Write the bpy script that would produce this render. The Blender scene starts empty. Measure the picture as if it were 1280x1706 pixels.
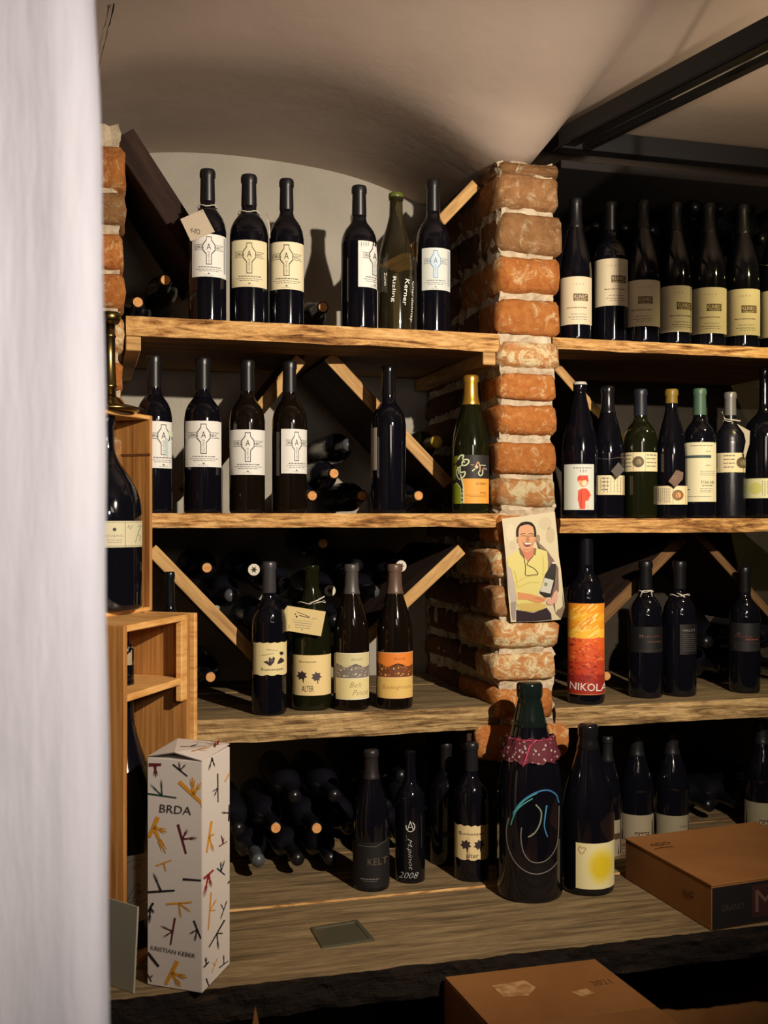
import bpy, bmesh, math, random
from mathutils import Vector, Matrix, noise
random.seed(7)
R_ = math.radians
C = bpy.context.scene.collection
S = bpy.context.scene

# ------------------------------------------------------------------ camera
E = 1.45                      # eye height
F, CX, HZ = 1800.0, 640.0, 862.0   # focal length, centre column and horizon row for a 1280x1706 frame
cd = bpy.data.cameras.new('camera'); cam = bpy.data.objects.new('camera', cd); C.objects.link(cam)
cam.location = (0, 0, E); cam.rotation_euler = (math.pi/2, 0, 0)
cd.sensor_fit = 'VERTICAL'; cd.sensor_height = 36.0; cd.lens = 36.0*F/1706
cd.shift_y = (HZ-853)/1706.0
cd.clip_start = 0.05; cd.clip_end = 30
cd.dof.use_dof = True; cd.dof.focus_distance = 2.15; cd.dof.aperture_fstop = 7.0
S.camera = cam
# ------------------------------------------------------------------ world and lights
w = bpy.data.worlds.new('world'); S.world = w; w.use_nodes = True
w.node_tree.nodes['Background'].inputs[0].default_value = (0.55, 0.6, 0.75, 1)
w.node_tree.nodes['Background'].inputs[1].default_value = 0.006
def lamp(name, kind, loc, energy, col, target=None, **kw):
    d = bpy.data.lights.new(name, kind); d.energy = energy; d.color = col
    for k, v in kw.items(): setattr(d, k, v)
    o = bpy.data.objects.new(name, d); C.objects.link(o); o.location = loc
    if target: o.rotation_euler = (Vector(target)-Vector(loc)).to_track_quat('-Z', 'Y').to_euler()
    return o
lamp('spot_lamp', 'SPOT', (0.82, 0.62, E+0.56), 190, (1.0, 0.86, 0.69), (-0.02, 2.3, E+0.0),
     shadow_soft_size=0.012, spot_size=R_(80), spot_blend=0.85)
lamp('shelf_lamp', 'SPOT', (1.02, 2.02, E+0.70), 11, (1.0, 0.82, 0.35), (1.0, 2.45, E+0.35),
     shadow_soft_size=0.02, spot_size=R_(95), spot_blend=0.8)
lamp('entrance_lamp', 'SPOT', (0.45, -0.15, E+0.30), 67, (1.0, 0.92, 0.88), (-0.50, 0.72, E+0.02), shadow_soft_size=0.08, spot_size=R_(62), spot_blend=1.0)
lamp('vault_fill', 'AREA', (0.50, 0.45, E+0.36), 2.1, (1.0, 0.84, 0.74), (0.50, 1.35, E+1.1), size=0.3, spread=R_(140))  # unseen fill light added to brighten the ceiling
lamp('bay_fill', 'SPOT', (1.02, 1.50, E+0.48), 22, (1.0, 0.80, 0.55), (0.98, 2.1, E+0.92), shadow_soft_size=0.05, spot_size=R_(80), spot_blend=1.0)  # unseen fill added to lighten the ceiling beyond the steel beam
S.view_settings.view_transform = 'Standard'; S.view_settings.look = 'None'
S.view_settings.gamma = 1.0; S.view_settings.use_curve_mapping = False
S.view_settings.exposure = 0.0

# ------------------------------------------------------------------ geometry of the shelf wall
def _yf(u): return 2.14/(1-.0001495*(u-500))
_A = Vector(((200-CX)/F*_yf(200), _yf(200))); _B = Vector(((1280-CX)/F*_yf(1280), _yf(1280)))
D_ = (_B-_A).normalized(); N_ = Vector((-D_.y, D_.x)); C0 = _A.dot(N_)
TH = math.atan2(D_.y, D_.x)
def at_t(u, t):
    a = (u-CX)/F; y = (C0+t)/(N_.x*a+N_.y); return Vector((a*y, y))
O_ = at_t(830, 0)
def W(s, t, z):
    p = O_ + D_*s + N_*t; return Vector((p.x, p.y, z))
def px(u, v, t):
    p = at_t(u, t); return Vector((p.x, p.y, E+(HZ-v)/F*p.y))
def sz(u, v, t):
    p = px(u, v, t); return ((p.xy-O_).dot(D_), p.z)
def pz(u, v, z):              # the point at height z seen at u, v
    y = (E-z)*F/(v-HZ); return Vector(((u-CX)/F*y, y, z))
Z1, Z2, Z3, ZB = E+0.383, E+0.008, E-0.392, E-0.740

# ------------------------------------------------------------------ materials
MC = {}
def newmat(name):
    m = bpy.data.materials.new(name); m.use_nodes = True
    return m, m.node_tree, m.node_tree.nodes['Principled BSDF']
def flat(col, rough=0.6, metal=0.0, spec=0.4):
    k = (tuple(round(c, 3) for c in col), rough, metal)
    if k not in MC:
        m, nt, b = newmat('paint'); b.inputs['Base Color'].default_value = (*col, 1)
        b.inputs['Roughness'].default_value = rough; b.inputs['Metallic'].default_value = metal
        b.inputs['Specular IOR Level'].default_value = spec
        MC[k] = m
    return MC[k]
def srgb(r, g, b):
    f = lambda c: (c/255/12.92) if c <= 10 else ((c/255+.055)/1.055)**2.4
    return (f(r), f(g), f(b))
def N(nt, t, **kw):
    n = nt.nodes.new(t)
    for k, v in kw.items():
        if k in n.inputs: n.inputs[k].default_value = v
        else: setattr(n, k, v)
    return n
def ramp(nt, stops):
    r = nt.nodes.new('ShaderNodeValToRGB'); e = r.color_ramp.elements
    while len(e) < len(stops): e.new(0.5)
    for i, (p, c) in enumerate(stops): e[i].position = p; e[i].color = (*c, 1)
    return r
def textured(name, scale, stops, nscale=4, detail=8, bump=0.3, bscale=20, rough=0.8, dist=0.002, distort=0.6, fine=None, nrough=0.6, coords='Object', rnd=0.0):
    m, nt, b = newmat(name); L = nt.links.new
    tc = nt.nodes.new('ShaderNodeTexCoord'); mp = N(nt, 'ShaderNodeMapping'); mp.inputs['Scale'].default_value = scale
    L(tc.outputs[coords], mp.inputs['Vector'])
    oi = nt.nodes.new('ShaderNodeObjectInfo'); ad = nt.nodes.new('ShaderNodeVectorMath'); ad.operation = 'ADD'
    sc = nt.nodes.new('ShaderNodeVectorMath'); sc.operation = 'SCALE'; sc.inputs['Scale'].default_value = 37.0
    cx = nt.nodes.new('ShaderNodeCombineXYZ')
    for i in range(3): L(oi.outputs['Random'], cx.inputs[i])
    L(cx.outputs[0], sc.inputs[0]); L(mp.outputs[0], ad.inputs[0]); L(sc.outputs[0], ad.inputs[1])
    n1 = N(nt, 'ShaderNodeTexNoise', Scale=nscale, Detail=detail, Roughness=nrough, Distortion=distort)
    L(ad.outputs[0], n1.inputs['Vector'])
    r = ramp(nt, stops); L(n1.outputs['Fac'], r.inputs[0]); colout = r.outputs[0]
    if fine:
        n3 = N(nt, 'ShaderNodeTexNoise', Scale=fine[0], Detail=4, Roughness=0.7); L(ad.outputs[0], n3.inputs['Vector'])
        r3 = ramp(nt, fine[1]); L(n3.outputs['Fac'], r3.inputs[0])
        mx = nt.nodes.new('ShaderNodeMix'); mx.data_type = 'RGBA'; mx.blend_type = 'MULTIPLY'; mx.inputs['Factor'].default_value = 1
        L(colout, mx.inputs['A']); L(r3.outputs[0], mx.inputs['B']); colout = mx.outputs['Result']
    if rnd:
        hs = nt.nodes.new('ShaderNodeHueSaturation'); mr = nt.nodes.new('ShaderNodeMapRange')
        mr.inputs['To Min'].default_value = 1-rnd; mr.inputs['To Max'].default_value = 1+rnd
        L(oi.outputs['Random'], mr.inputs['Value']); L(mr.outputs[0], hs.inputs['Value']); L(colout, hs.inputs['Color']); colout = hs.outputs[0]
    L(colout, b.inputs['Base Color']); b.inputs['Roughness'].default_value = rough
    b.inputs['Specular IOR Level'].default_value = 0.25
    n2 = N(nt, 'ShaderNodeTexNoise', Scale=bscale, Detail=6, Roughness=0.65); L(ad.outputs[0], n2.inputs['Vector'])
    bp = N(nt, 'ShaderNodeBump', Strength=bump, Distance=dist); L(n2.outputs['Fac'], bp.inputs['Height']); L(bp.outputs[0], b.inputs['Normal'])
    return m
M = {}
M['edge'] = textured('rough_sawn_edge', (1.2, 5, 9), [(0.32, srgb(84, 52, 24)), (0.42, srgb(168, 120, 68)), (0.54, srgb(220, 172, 108)), (0.8, srgb(240, 204, 146))], 6, 8, 0.9, 14, 0.75, 0.006, 1.6, (26, [(0.35, (.62, .55, .48)), (0.6, (1, 1, 1))]))
M['edge_old'] = textured('weathered_edge', (1.0, 5, 13), [(0.30, srgb(84, 62, 38)), (0.42, srgb(152, 122, 82)), (0.56, srgb(200, 168, 118)), (0.8, srgb(226, 196, 144))], 6, 8, 0.9, 14, 0.85, 0.006, 1.2, (26, [(0.35, (.6, .56, .5)), (0.6, (1, 1, 1))]))
M['top_old'] = textured('weathered_plank', (0.8, 9, 9), [(0.30, srgb(84, 70, 50)), (0.5, srgb(128, 108, 78)), (0.72, srgb(158, 136, 100))], 7, 9, 0.7, 12, 0.85, 0.003, 0.5, (40, [(0.3, (.62, .6, .56)), (0.55, (1, 1, 1))]))
M['top'] = textured('plank', (1, 9, 9), [(0.3, srgb(92, 66, 40)), (0.55, srgb(138, 104, 66)), (0.8, srgb(166, 130, 86))], 6, 8, 0.5, 12, 0.8, 0.002)
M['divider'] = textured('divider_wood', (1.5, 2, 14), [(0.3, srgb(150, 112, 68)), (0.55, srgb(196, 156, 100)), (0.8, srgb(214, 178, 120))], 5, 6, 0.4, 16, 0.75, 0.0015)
M['divider_dim'] = textured('divider_wood_dimmed', (1.5, 2, 14), [(0.3, srgb(84, 58, 34)), (0.55, srgb(118, 86, 52)), (0.8, srgb(140, 106, 66))], 5, 6, 0.4, 16, 0.75, 0.0015)  # darker copy of divider, right bay dimness put into the colour
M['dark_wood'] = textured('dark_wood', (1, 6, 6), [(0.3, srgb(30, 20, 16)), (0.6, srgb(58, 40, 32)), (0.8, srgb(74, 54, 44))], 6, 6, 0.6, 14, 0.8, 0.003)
M['pine'] = textured('pine_vertical', (42, 42, 1.2), [(0.3, srgb(128, 80, 36)), (0.5, srgb(164, 112, 58)), (0.72, srgb(188, 138, 78))], 3, 3, 0.15, 8, 0.55, 0.0005, 0.3)
M['pine_flat'] = textured('pine_horizontal', (6, 3, 34), [(0.3, srgb(186, 130, 68)), (0.55, srgb(216, 164, 98)), (0.8, srgb(232, 186, 124))], 3, 3, 0.15, 8, 0.5, 0.0005, 0.3)
M['bark'] = textured('bark_edge', (2, 6, 6), [(0.35, srgb(12, 8, 6)), (0.6, srgb(30, 20, 13)), (0.85, srgb(66, 46, 30))], 7, 8, 1.0, 12, 0.9, 0.01, 1.0)
def brickmat(name, a, b_, lime, amount):
    m, nt, bs = newmat(name); L = nt.links.new
    tc = nt.nodes.new('ShaderNodeTexCoord'); oi = nt.nodes.new('ShaderNodeObjectInfo')
    cx = nt.nodes.new('ShaderNodeCombineXYZ')
    for i in range(3): L(oi.outputs['Random'], cx.inputs[i])
    sc = nt.nodes.new('ShaderNodeVectorMath'); sc.operation = 'SCALE'; sc.inputs['Scale'].default_value = 23.0; L(cx.outputs[0], sc.inputs[0])
    mpp = N(nt, 'ShaderNodeMapping'); mpp.inputs['Scale'].default_value = (1.3, 1.6, .65); L(tc.outputs['Object'], mpp.inputs['Vector'])
    ad = nt.nodes.new('ShaderNodeVectorMath'); ad.operation = 'ADD'; L(mpp.outputs[0], ad.inputs[0]); L(sc.outputs[0], ad.inputs[1])
    n1 = N(nt, 'ShaderNodeTexNoise', Scale=6, Detail=10, Roughness=0.65, Distortion=0.4); L(ad.outputs[0], n1.inputs['Vector'])
    r1 = ramp(nt, [(0.3, a), (0.7, b_)]); L(n1.outputs['Fac'], r1.inputs[0])
    n2 = N(nt, 'ShaderNodeTexNoise', Scale=3.2, Detail=10, Roughness=0.72, Distortion=1.2); L(ad.outputs[0], n2.inputs['Vector'])
    r2 = ramp(nt, [(amount, (0, 0, 0)), (amount+.10, (1, 1, 1))]); L(n2.outputs['Fac'], r2.inputs[0])
    mx = nt.nodes.new('ShaderNodeMix'); mx.data_type = 'RGBA'; L(r2.outputs[0], mx.inputs['Factor']); L(r1.outputs[0], mx.inputs['A'])
    mx.inputs['B'].default_value = (*lime, 1)
    hs = nt.nodes.new('ShaderNodeHueSaturation'); mr = nt.nodes.new('ShaderNodeMapRange')
    mr.inputs['To Min'].default_value = 0.85; mr.inputs['To Max'].default_value = 1.15
    L(oi.outputs['Random'], mr.inputs['Value']); L(mr.outputs[0], hs.inputs['Value']); L(mx.outputs['Result'], hs.inputs['Color'])
    L(hs.outputs[0], bs.inputs['Base Color']); bs.inputs['Roughness'].default_value = 0.95; bs.inputs['Specular IOR Level'].default_value = 0.1
    n3 = N(nt, 'ShaderNodeTexNoise', Scale=9, Detail=10, Roughness=0.7); L(ad.outputs[0], n3.inputs['Vector'])
    bp = N(nt, 'ShaderNodeBump', Strength=1.0, Distance=0.008); L(n3.outputs['Fac'], bp.inputs['Height']); L(bp.outputs[0], bs.inputs['Normal'])
    return m
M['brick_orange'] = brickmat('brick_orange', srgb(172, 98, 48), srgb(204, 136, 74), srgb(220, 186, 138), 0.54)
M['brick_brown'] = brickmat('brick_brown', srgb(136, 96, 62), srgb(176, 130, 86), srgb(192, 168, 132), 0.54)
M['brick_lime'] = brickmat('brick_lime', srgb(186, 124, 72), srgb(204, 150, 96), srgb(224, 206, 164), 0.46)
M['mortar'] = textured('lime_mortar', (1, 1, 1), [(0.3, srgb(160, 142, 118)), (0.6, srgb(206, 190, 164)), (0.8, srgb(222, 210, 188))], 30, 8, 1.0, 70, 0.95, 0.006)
M['side_brick'] = brickmat('brick_side_shaded', srgb(84, 58, 36), srgb(124, 86, 54), srgb(140, 116, 86), 0.62)  # shade of the pillar side put into a darker brick colour
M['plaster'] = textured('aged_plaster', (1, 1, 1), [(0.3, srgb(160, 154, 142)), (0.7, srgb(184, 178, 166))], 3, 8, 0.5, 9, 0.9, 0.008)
M['plaster_dark'] = textured('darkened_plaster', (1, 1, 1), [(0.3, srgb(52, 46, 40)), (0.7, srgb(74, 66, 56))], 3, 8, 0.5, 9, 0.9, 0.008)  # dark plaster, shade put into colour on right bay wall and lower shaft
M['vault'] = textured('vault_plaster', (1, 1, 1), [(0.3, srgb(176, 158, 144)), (0.7, srgb(190, 172, 158))], 1.5, 6, 0.35, 7, 0.95, 0.006)
M['white_wall'] = textured('brushed_limewash', (3.4, 3, 0.5), [(0.3, srgb(206, 200, 202)), (0.5, srgb(224, 218, 218)), (0.75, srgb(236, 230, 226))], 6, 5, 0.5, 5, 0.85, 0.008, 0.4)
M['floor'] = textured('stone_floor', (1, 1, 1), [(0.3, srgb(60, 50, 42)), (0.7, srgb(90, 78, 66))], 4, 8, 0.4, 20, 0.8)
M['card'] = textured('brown_cardboard', (1, 1, 1), [(0.3, srgb(126, 82, 42)), (0.7, srgb(144, 98, 54))], 5, 6, 0.2, 60, 0.85, 0.0006)
def glassy(name, col, rough=0.06, coat=0.0, trans=0.0, dust=0.0):
    m, nt, b = newmat(name); b.inputs['Base Color'].default_value = (*col, 1); b.inputs['Roughness'].default_value = rough
    b.inputs['IOR'].default_value = 1.5; b.inputs['Transmission Weight'].default_value = trans
    b.inputs['Specular IOR Level'].default_value = 0.6
    if dust:
        tc = nt.nodes.new('ShaderNodeTexCoord'); n = N(nt, 'ShaderNodeTexNoise', Scale=9, Detail=6, Roughness=0.7)
        nt.links.new(tc.outputs['Object'], n.inputs['Vector'])
        r = ramp(nt, [(0.35, (rough,)*3), (0.75, (rough+dust,)*3)]); nt.links.new(n.outputs['Fac'], r.inputs[0]); nt.links.new(r.outputs[0], b.inputs['Roughness'])
    return m
M['black_glass'] = glassy('black_glass', (0.0035, 0.0035, 0.006), 0.05, dust=0.06)
M['brown_glass'] = glassy('brown_glass', (0.006, 0.004, 0.0025), 0.05, dust=0.05)
M['olive_glass'] = glassy('olive_glass', (0.008, 0.009, 0.003), 0.06, dust=0.06)
M['clear_olive'] = glassy('clear_olive_glass', (0.14, 0.115, 0.055), 0.08, trans=0.9)
M['dull_glass'] = glassy('dusty_dark_glass', (0.006, 0.006, 0.01), 0.22, dust=0.2)
M['clear'] = glassy('clear_glass', (0.12, 0.11, 0.07), 0.2, trans=0.35)
M['cork'] = textured('cork', (1, 1, 1), [(0.3, srgb(190, 130, 74)), (0.7, srgb(226, 170, 108))], 160, 4, 0.3, 200, 0.9, 0.0005)
M['brass'] = flat(srgb(118, 100, 60), 0.28, 1.0)
M['steel'] = flat(srgb(24, 24, 27), 0.45, 0.3)
def capm(col, rough=0.35, metal=0.0): return flat(col, rough, metal, 0.5)
BLK = srgb(22, 21, 24)

# ------------------------------------------------------------------ object helpers
def link(name, me, mat=None, parent=None, loc=None, rot=None):
    if mat is not None:
        for m in (mat if isinstance(mat, (list, tuple)) else [mat]): me.materials.append(m)
    o = bpy.data.objects.new(name, me); C.objects.link(o)
    if parent is not None: o.parent = parent
    if loc is not None: o.location = loc
    if rot is not None: o.rotation_euler = rot
    return o
def obj(name, bm, mat, parent=None, loc=None, rot=None, smooth=False):
    me = bpy.data.meshes.new(name); bmesh.ops.recalc_face_normals(bm, faces=bm.faces); bm.to_mesh(me); bm.free()
    if smooth: me.shade_smooth()
    return link(name, me, mat, parent, loc, rot)
def tag(o, label=None, cat=None, group=None, kind=None):
    if label: o['label'] = label
    if cat: o['category'] = cat
    if group: o['group'] = group
    if kind: o['kind'] = kind
    return o
def thing(name, label, cat, loc=(0, 0, 0), rot=(0, 0, 0), group=None, kind=None):
    o = bpy.data.objects.new(name, None); C.objects.link(o); o.empty_display_size = .03
    o.location = loc; o.rotation_euler = rot
    return tag(o, label, cat, group, kind)
def addbox(bm, x0, x1, y0, y1, z0, z1, bev=0.0):
    b = bmesh.new() if bev else bm
    v = [b.verts.new((x, y, z)) for x in (x0, x1) for y in (y0, y1) for z in (z0, z1)]
    for f in ((0, 1, 3, 2), (4, 6, 7, 5), (0, 4, 5, 1), (2, 3, 7, 6), (0, 2, 6, 4), (1, 5, 7, 3)): b.faces.new([v[i] for i in f])
    if bev:
        bmesh.ops.bevel(b, geom=b.edges[:], offset=bev, segments=1, affect='EDGES')
        me = bpy.data.meshes.new('tmp'); b.to_mesh(me); b.free(); bm.from_mesh(me); bpy.data.meshes.remove(me)
def box(name, x0, x1, y0, y1, z0, z1, mat, parent=None, bev=0.0015, **k):
    bm = bmesh.new(); addbox(bm, x0, x1, y0, y1, z0, z1, bev); return obj(name, bm, mat, parent, **k)
def tube(bm, pts, r, n=8):
    rings = []
    for i, p in enumerate(pts):
        p = Vector(p); a = Vector(pts[max(i-1, 0)]); b = Vector(pts[min(i+1, len(pts)-1)])
        d = (b-a).normalized(); s = d.orthogonal().normalized(); q = d.cross(s)
        rings.append([bm.verts.new(p+(s*math.cos(t)+q*math.sin(t))*r) for t in [2*math.pi*k/n for k in range(n)]])
    for a, b in zip(rings, rings[1:]):
        # match the closest starting corner so the tube does not twist
        j = min(range(n), key=lambda j: (a[0].co-b[j].co).length)
        b[:] = b[j:]+b[:j]
        if n > 2 and (a[1].co-b[1].co).length > (a[1].co-b[-1].co).length: b[1:] = b[:0:-1]
        for k in range(n): bm.faces.new((a[k], a[(k+1) % n], b[(k+1) % n], b[k]))
    bm.faces.new(rings[0]); bm.faces.new(rings[-1])
def lathe(bm, prof, n=40):
    rings = []
    for r, z in prof:
        if r < 1e-6: rings.append([bm.verts.new((0, 0, z))])
        else: rings.append([bm.verts.new((r*math.cos(2*math.pi*k/n), r*math.sin(2*math.pi*k/n), z)) for k in range(n)])
    for a, b in zip(rings, rings[1:]):
        if len(a) == 1 and len(b) == 1: continue
        for k in range(n):
            k2 = (k+1) % n
            if len(a) == 1: bm.faces.new((a[0], b[k], b[k2]))
            elif len(b) == 1: bm.faces.new((a[k], a[k2], b[0]))
            else: bm.faces.new((a[k], a[k2], b[k2], b[k]))

# ------------------------------------------------------------------ flat print (labels, tags, cartons); drawn in picture-like units, mapped onto the real surface
TXT = {}
def textmesh(s, hand=False):
    key = (s, hand)
    if key not in TXT:
        cu = bpy.data.curves.new('t', 'FONT'); cu.body = s; cu.resolution_u = 2
        if hand: cu.offset = -.018; cu.shear = .35
        o = bpy.data.objects.new('t', cu); me = bpy.data.meshes.new_from_object(o)
        vs = [(v.co.x, v.co.y) for v in me.vertices]; fs = [tuple(p.vertices) for p in me.polygons]
        x0 = min(v[0] for v in vs); x1 = max(v[0] for v in vs); y0 = min(v[1] for v in vs); y1 = max(v[1] for v in vs)
        TXT[key] = ([((x-x0)/(x1-x0), (y-y0)/(y1-y0)) for x, y in vs], fs, (x1-x0)/(y1-y0))
        bpy.data.objects.remove(o); bpy.data.curves.remove(cu); bpy.data.meshes.remove(me)
    return TXT[key]
class Art:
    def __init__(s): s.p = []; s.rs = random.Random(3)
    def poly(s, pts, c, l=1): s.p.append((list(pts), None, c, l))
    def rect(s, x0, y0, x1, y1, c, l=1): s.poly([(x0, y0), (x1, y0), (x1, y1), (x0, y1)], c, l)
    def ell(s, x, y, rx, ry, c, l=1, n=18): s.poly([(x+rx*math.cos(2*math.pi*k/n), y+ry*math.sin(2*math.pi*k/n)) for k in range(n)], c, l)
    def stroke(s, pts, w, c, l=1, w2=None):
        w2 = w if w2 is None else w2
        if 4 <= len(pts) < 12:                     # round hand-drawn lines
            q = [pts[0]]+list(pts)+[pts[-1]]; o = []
            for i in range(1, len(q)-2):
                for t in (0, .25, .5, .75): o.append(tuple(.5*(2*q[i][a]+(q[i+1][a]-q[i-1][a])*t+(2*q[i-1][a]-5*q[i][a]+4*q[i+1][a]-q[i+2][a])*t*t+(-q[i-1][a]+3*q[i][a]-3*q[i+1][a]+q[i+2][a])*t**3) for a in (0, 1)))
            pts = o+[pts[-1]]
        n = len(pts)-1
        for i in range(n):
            (x0, y0), (x1, y1) = pts[i], pts[i+1]; d = math.hypot(x1-x0, y1-y0) or 1e-6
            a = w+(w2-w)*i/n; b = w+(w2-w)*(i+1)/n; nx, ny = -(y1-y0)/d/2, (x1-x0)/d/2
            s.poly([(x0+nx*a, y0+ny*a), (x1+nx*b, y1+ny*b), (x1-nx*b, y1-ny*b), (x0-nx*a, y0-ny*a)], c, l)
            if 0 < i: s.ell(x0, y0, a/2, a/2, c, l, 6)
    def ring(s, x, y, rx, ry, w, c, l=1, a0=0, a1=360, n=20):
        s.stroke([(x+rx*math.cos(R_(a0+(a1-a0)*k/n)), y+ry*math.sin(R_(a0+(a1-a0)*k/n))) for k in range(n+1)], w, c, l)
    def text(s, t, x, y, h, c, l=2, w=None, rot=0, al='c', hand=False):
        vs, fs, asp = textmesh(t, hand); w = w or asp*h; ca, sa = math.cos(R_(rot)), math.sin(R_(rot)); o = []
        for a, b in vs:
            X = (a-(0.5 if al == 'c' else 0 if al == 'l' else 1))*w; Y = -(b-.5)*h
            o.append((x+X*ca-Y*sa, y+X*sa+Y*ca))
        s.p.append((o, fs, c, l))
    def tiny(s, x0, x1, y, h, c, l=1):
        x = x0
        while x < x1-1:
            d = min(s.rs.uniform(2, 6), x1-x); s.rect(x, y, x+d, y+h, c, l); x += d+1.0
    def build(s, name, fmap, parent, step=None, smooth=False, rough=0.6, label=None):
        cols = []; bm = bmesh.new()
        for pts, fs, c, l in s.p:
            if c not in cols: cols.append(c)
            vv = [bm.verts.new((x, y, l)) for x, y in pts]
            for f in (fs or [range(len(vv))]):
                try: bm.faces.new([vv[i] for i in f]).material_index = cols.index(c)
                except ValueError: pass
        bmesh.ops.triangulate(bm, faces=bm.faces[:])
        if step:
            lo = min(v.co.x for v in bm.verts); hi = max(v.co.x for v in bm.verts)
            k = int(lo//step)+1
            while k*step < hi:
                bmesh.ops.bisect_plane(bm, geom=bm.verts[:]+bm.edges[:]+bm.faces[:], plane_co=(k*step, 0, 0), plane_no=(1, 0, 0)); k += 1
        for v in bm.verts: v.co = fmap(v.co.x, v.co.y, v.co.z)
        me = bpy.data.meshes.new(name); bm.to_mesh(me); bm.free()
        if smooth: me.shade_smooth()
        o = link(name, me, [c if isinstance(c, bpy.types.Material) else flat(c, rough) for c in cols], parent)
        if label: o['label'] = label
        return o

# ------------------------------------------------------------------ bottles
PROF = {
 'bordeaux': [(0, .012), (.55, .008), (.90, 0), (.98, .012), (1, .03), (1, .30), (1, .58), (.985, .615), (.93, .655), (.80, .695), (.62, .727), (.47, .752), (.405, .775), (.385, .80), (.355, .955), (.40, .957), (.405, .985), (.385, .997), (.30, 1), (0, 1)],
 'burgundy': [(0, .012), (.55, .008), (.90, 0), (.98, .012), (1, .03), (1, .30), (1, .46), (.985, .51), (.93, .57), (.82, .64), (.67, .71), (.53, .77), (.43, .82), (.38, .86), (.355, .955), (.41, .957), (.41, .985), (.39, .997), (.30, 1), (0, 1)],
 'champagne': [(0, .012), (.55, .008), (.90, 0), (.98, .012), (1, .03), (1, .30), (1, .45), (.975, .52), (.90, .60), (.76, .68), (.60, .76), (.46, .835), (.36, .90), (.325, .93), (.37, .94), (.375, .99), (.35, 1), (0, 1)],
 'magnum': [(0, .012), (.55, .008), (.90, 0), (.98, .012), (1, .03), (1, .30), (1, .47), (.965, .54), (.86, .61), (.68, .68), (.52, .745), (.42, .80), (.36, .85), (.33, .95), (.36, .952), (.365, .99), (.33, 1), (0, 1)],
 'jeroboam': [(0, .012), (.55, .008), (.90, 0), (.98, .012), (1, .03), (1, .30), (1, .46), (.98, .52), (.92, .58), (.78, .64), (.58, .70), (.38, .75), (.26, .80), (.225, .85), (.21, .94), (.25, .942), (.255, .99), (.22, 1), (0, 1)],
 'wide': [(0, .012), (.55, .008), (.90, 0), (.98, .012), (1, .03), (1, .30), (1, .52), (.97, .57), (.86, .62), (.62, .66), (.40, .69), (.29, .72), (.25, .76), (.24, .94), (.27, .942), (.27, .99), (.24, 1), (0, 1)],
}
def rad(kind, z):
    p = PROF[kind]
    for (r0, z0), (r1, z1) in zip(p[2:], p[3:]):
        if z0 <= z <= z1: return r0+(r1-r0)*(z-z0)/(z1-z0) if z1 > z0 else r1
    return p[-2][0]
GM = {}
def glassmesh(kind, mat):
    k = (kind, mat)
    if k not in GM:
        p = PROF[kind]; q = []
        for i in range(len(p)-1):      # smooth the shoulder a little
            q.append(p[i])
            if 5 < i < 13 and kind != 'x':
                p0, p1, p2, p3 = p[i-1], p[i], p[i+1], p[i+2]
                for t in (.33, .66):
                    f = lambda a, b, c, d: .5*((2*b)+(-a+c)*t+(2*a-5*b+4*c-d)*t*t+(-a+3*b-3*c+d)*t**3)
                    q.append((f(p0[0], p1[0], p2[0], p3[0]), f(p0[1], p1[1], p2[1], p3[1])))
        q.append(p[-1]); bm = bmesh.new(); lathe(bm, q, 48)
        me = bpy.data.meshes.new('glass_body'); bmesh.ops.recalc_face_normals(bm, faces=bm.faces); bm.to_mesh(me); bm.free(); me.shade_smooth(); me.materials.append(M[mat]); GM[k] = me
    return GM[k]
def capmesh(kind, zc, mat):
    k = (kind, zc, mat.name)
    if k not in GM:
        pts = [(rad(kind, zc), zc)]+[(rad(kind, zc)+.022, zc+.002)]
        pts += [(r+.022, z) for r, z in PROF[kind] if z > zc+.01 and r > .31]
        last = pts[-1]; pts += [(last[0]-.04, 1.006), (0, 1.007)]
        bm = bmesh.new(); lathe(bm, pts, 32); bmesh.ops.recalc_face_normals(bm, faces=bm.faces)
        me = bpy.data.meshes.new('capsule'); bm.to_mesh(me); bm.free(); me.shade_smooth(); me.materials.append(mat); GM[k] = me
    return GM[k]
class Bot: pass
def bottle(kind, u, vtop, wpx, zb, t, label, glass='black_glass', cap=None, capz=.80, art=None, group=None, caplabel=None, un=None, name='wine_bottle', artlabel=None, p=None, part='label'):
    b = Bot(); P = p if p is not None else at_t(u, t); b.X, b.Y = P.x, P.y; b.u = u; b.kind = kind; b.zb = zb
    b.R = wpx/2/F*b.Y; b.H = E+(HZ-vtop)/F*b.Y-zb; b.rp = wpx/2
    rot = -math.atan2(b.X, b.Y)
    b.root = thing(name, label, 'bottle', (b.X, b.Y, zb), (0, 0, rot), group)
    g = link('glass_body', glassmesh(kind, glass), None, b.root); g.scale = (b.R, b.R, b.H)
    if cap is not None:
        c = link('capsule', capmesh(kind, capz, cap), None, b.root); c.scale = (b.R, b.R, b.H)
        if caplabel: c['label'] = caplabel
    def fmap(x, y, l):
        zz = (HZ-y)/F*(b.Y-b.R*.8)+E-zb
        q = (x-b.u)/b.rp; aq = abs(q)
        ph = math.copysign(math.asin(aq) if aq < .93 else math.asin(.93)+(aq-.93)*2.2, q) if True else 0
        # the print sits where a straight look would put it; on the cylinder it follows the ring
        r = b.R*max(rad(kind, min(max(zz/b.H, .02), .99)), .2)
        if r < b.R*.99:
            q2 = min(max((x-b.u)/(b.rp*r/b.R), -.97), .97); ph = math.asin(q2)
        rr = r+.0004+.00016*l
        return Vector((rr*math.sin(ph), -rr*math.cos(ph), zz))
    b.fmap = fmap
    if art:
        A = Art(); art(A); b.lab = A.build(part, fmap, b.root, 4.0, True, label=artlabel)
    return b
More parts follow.
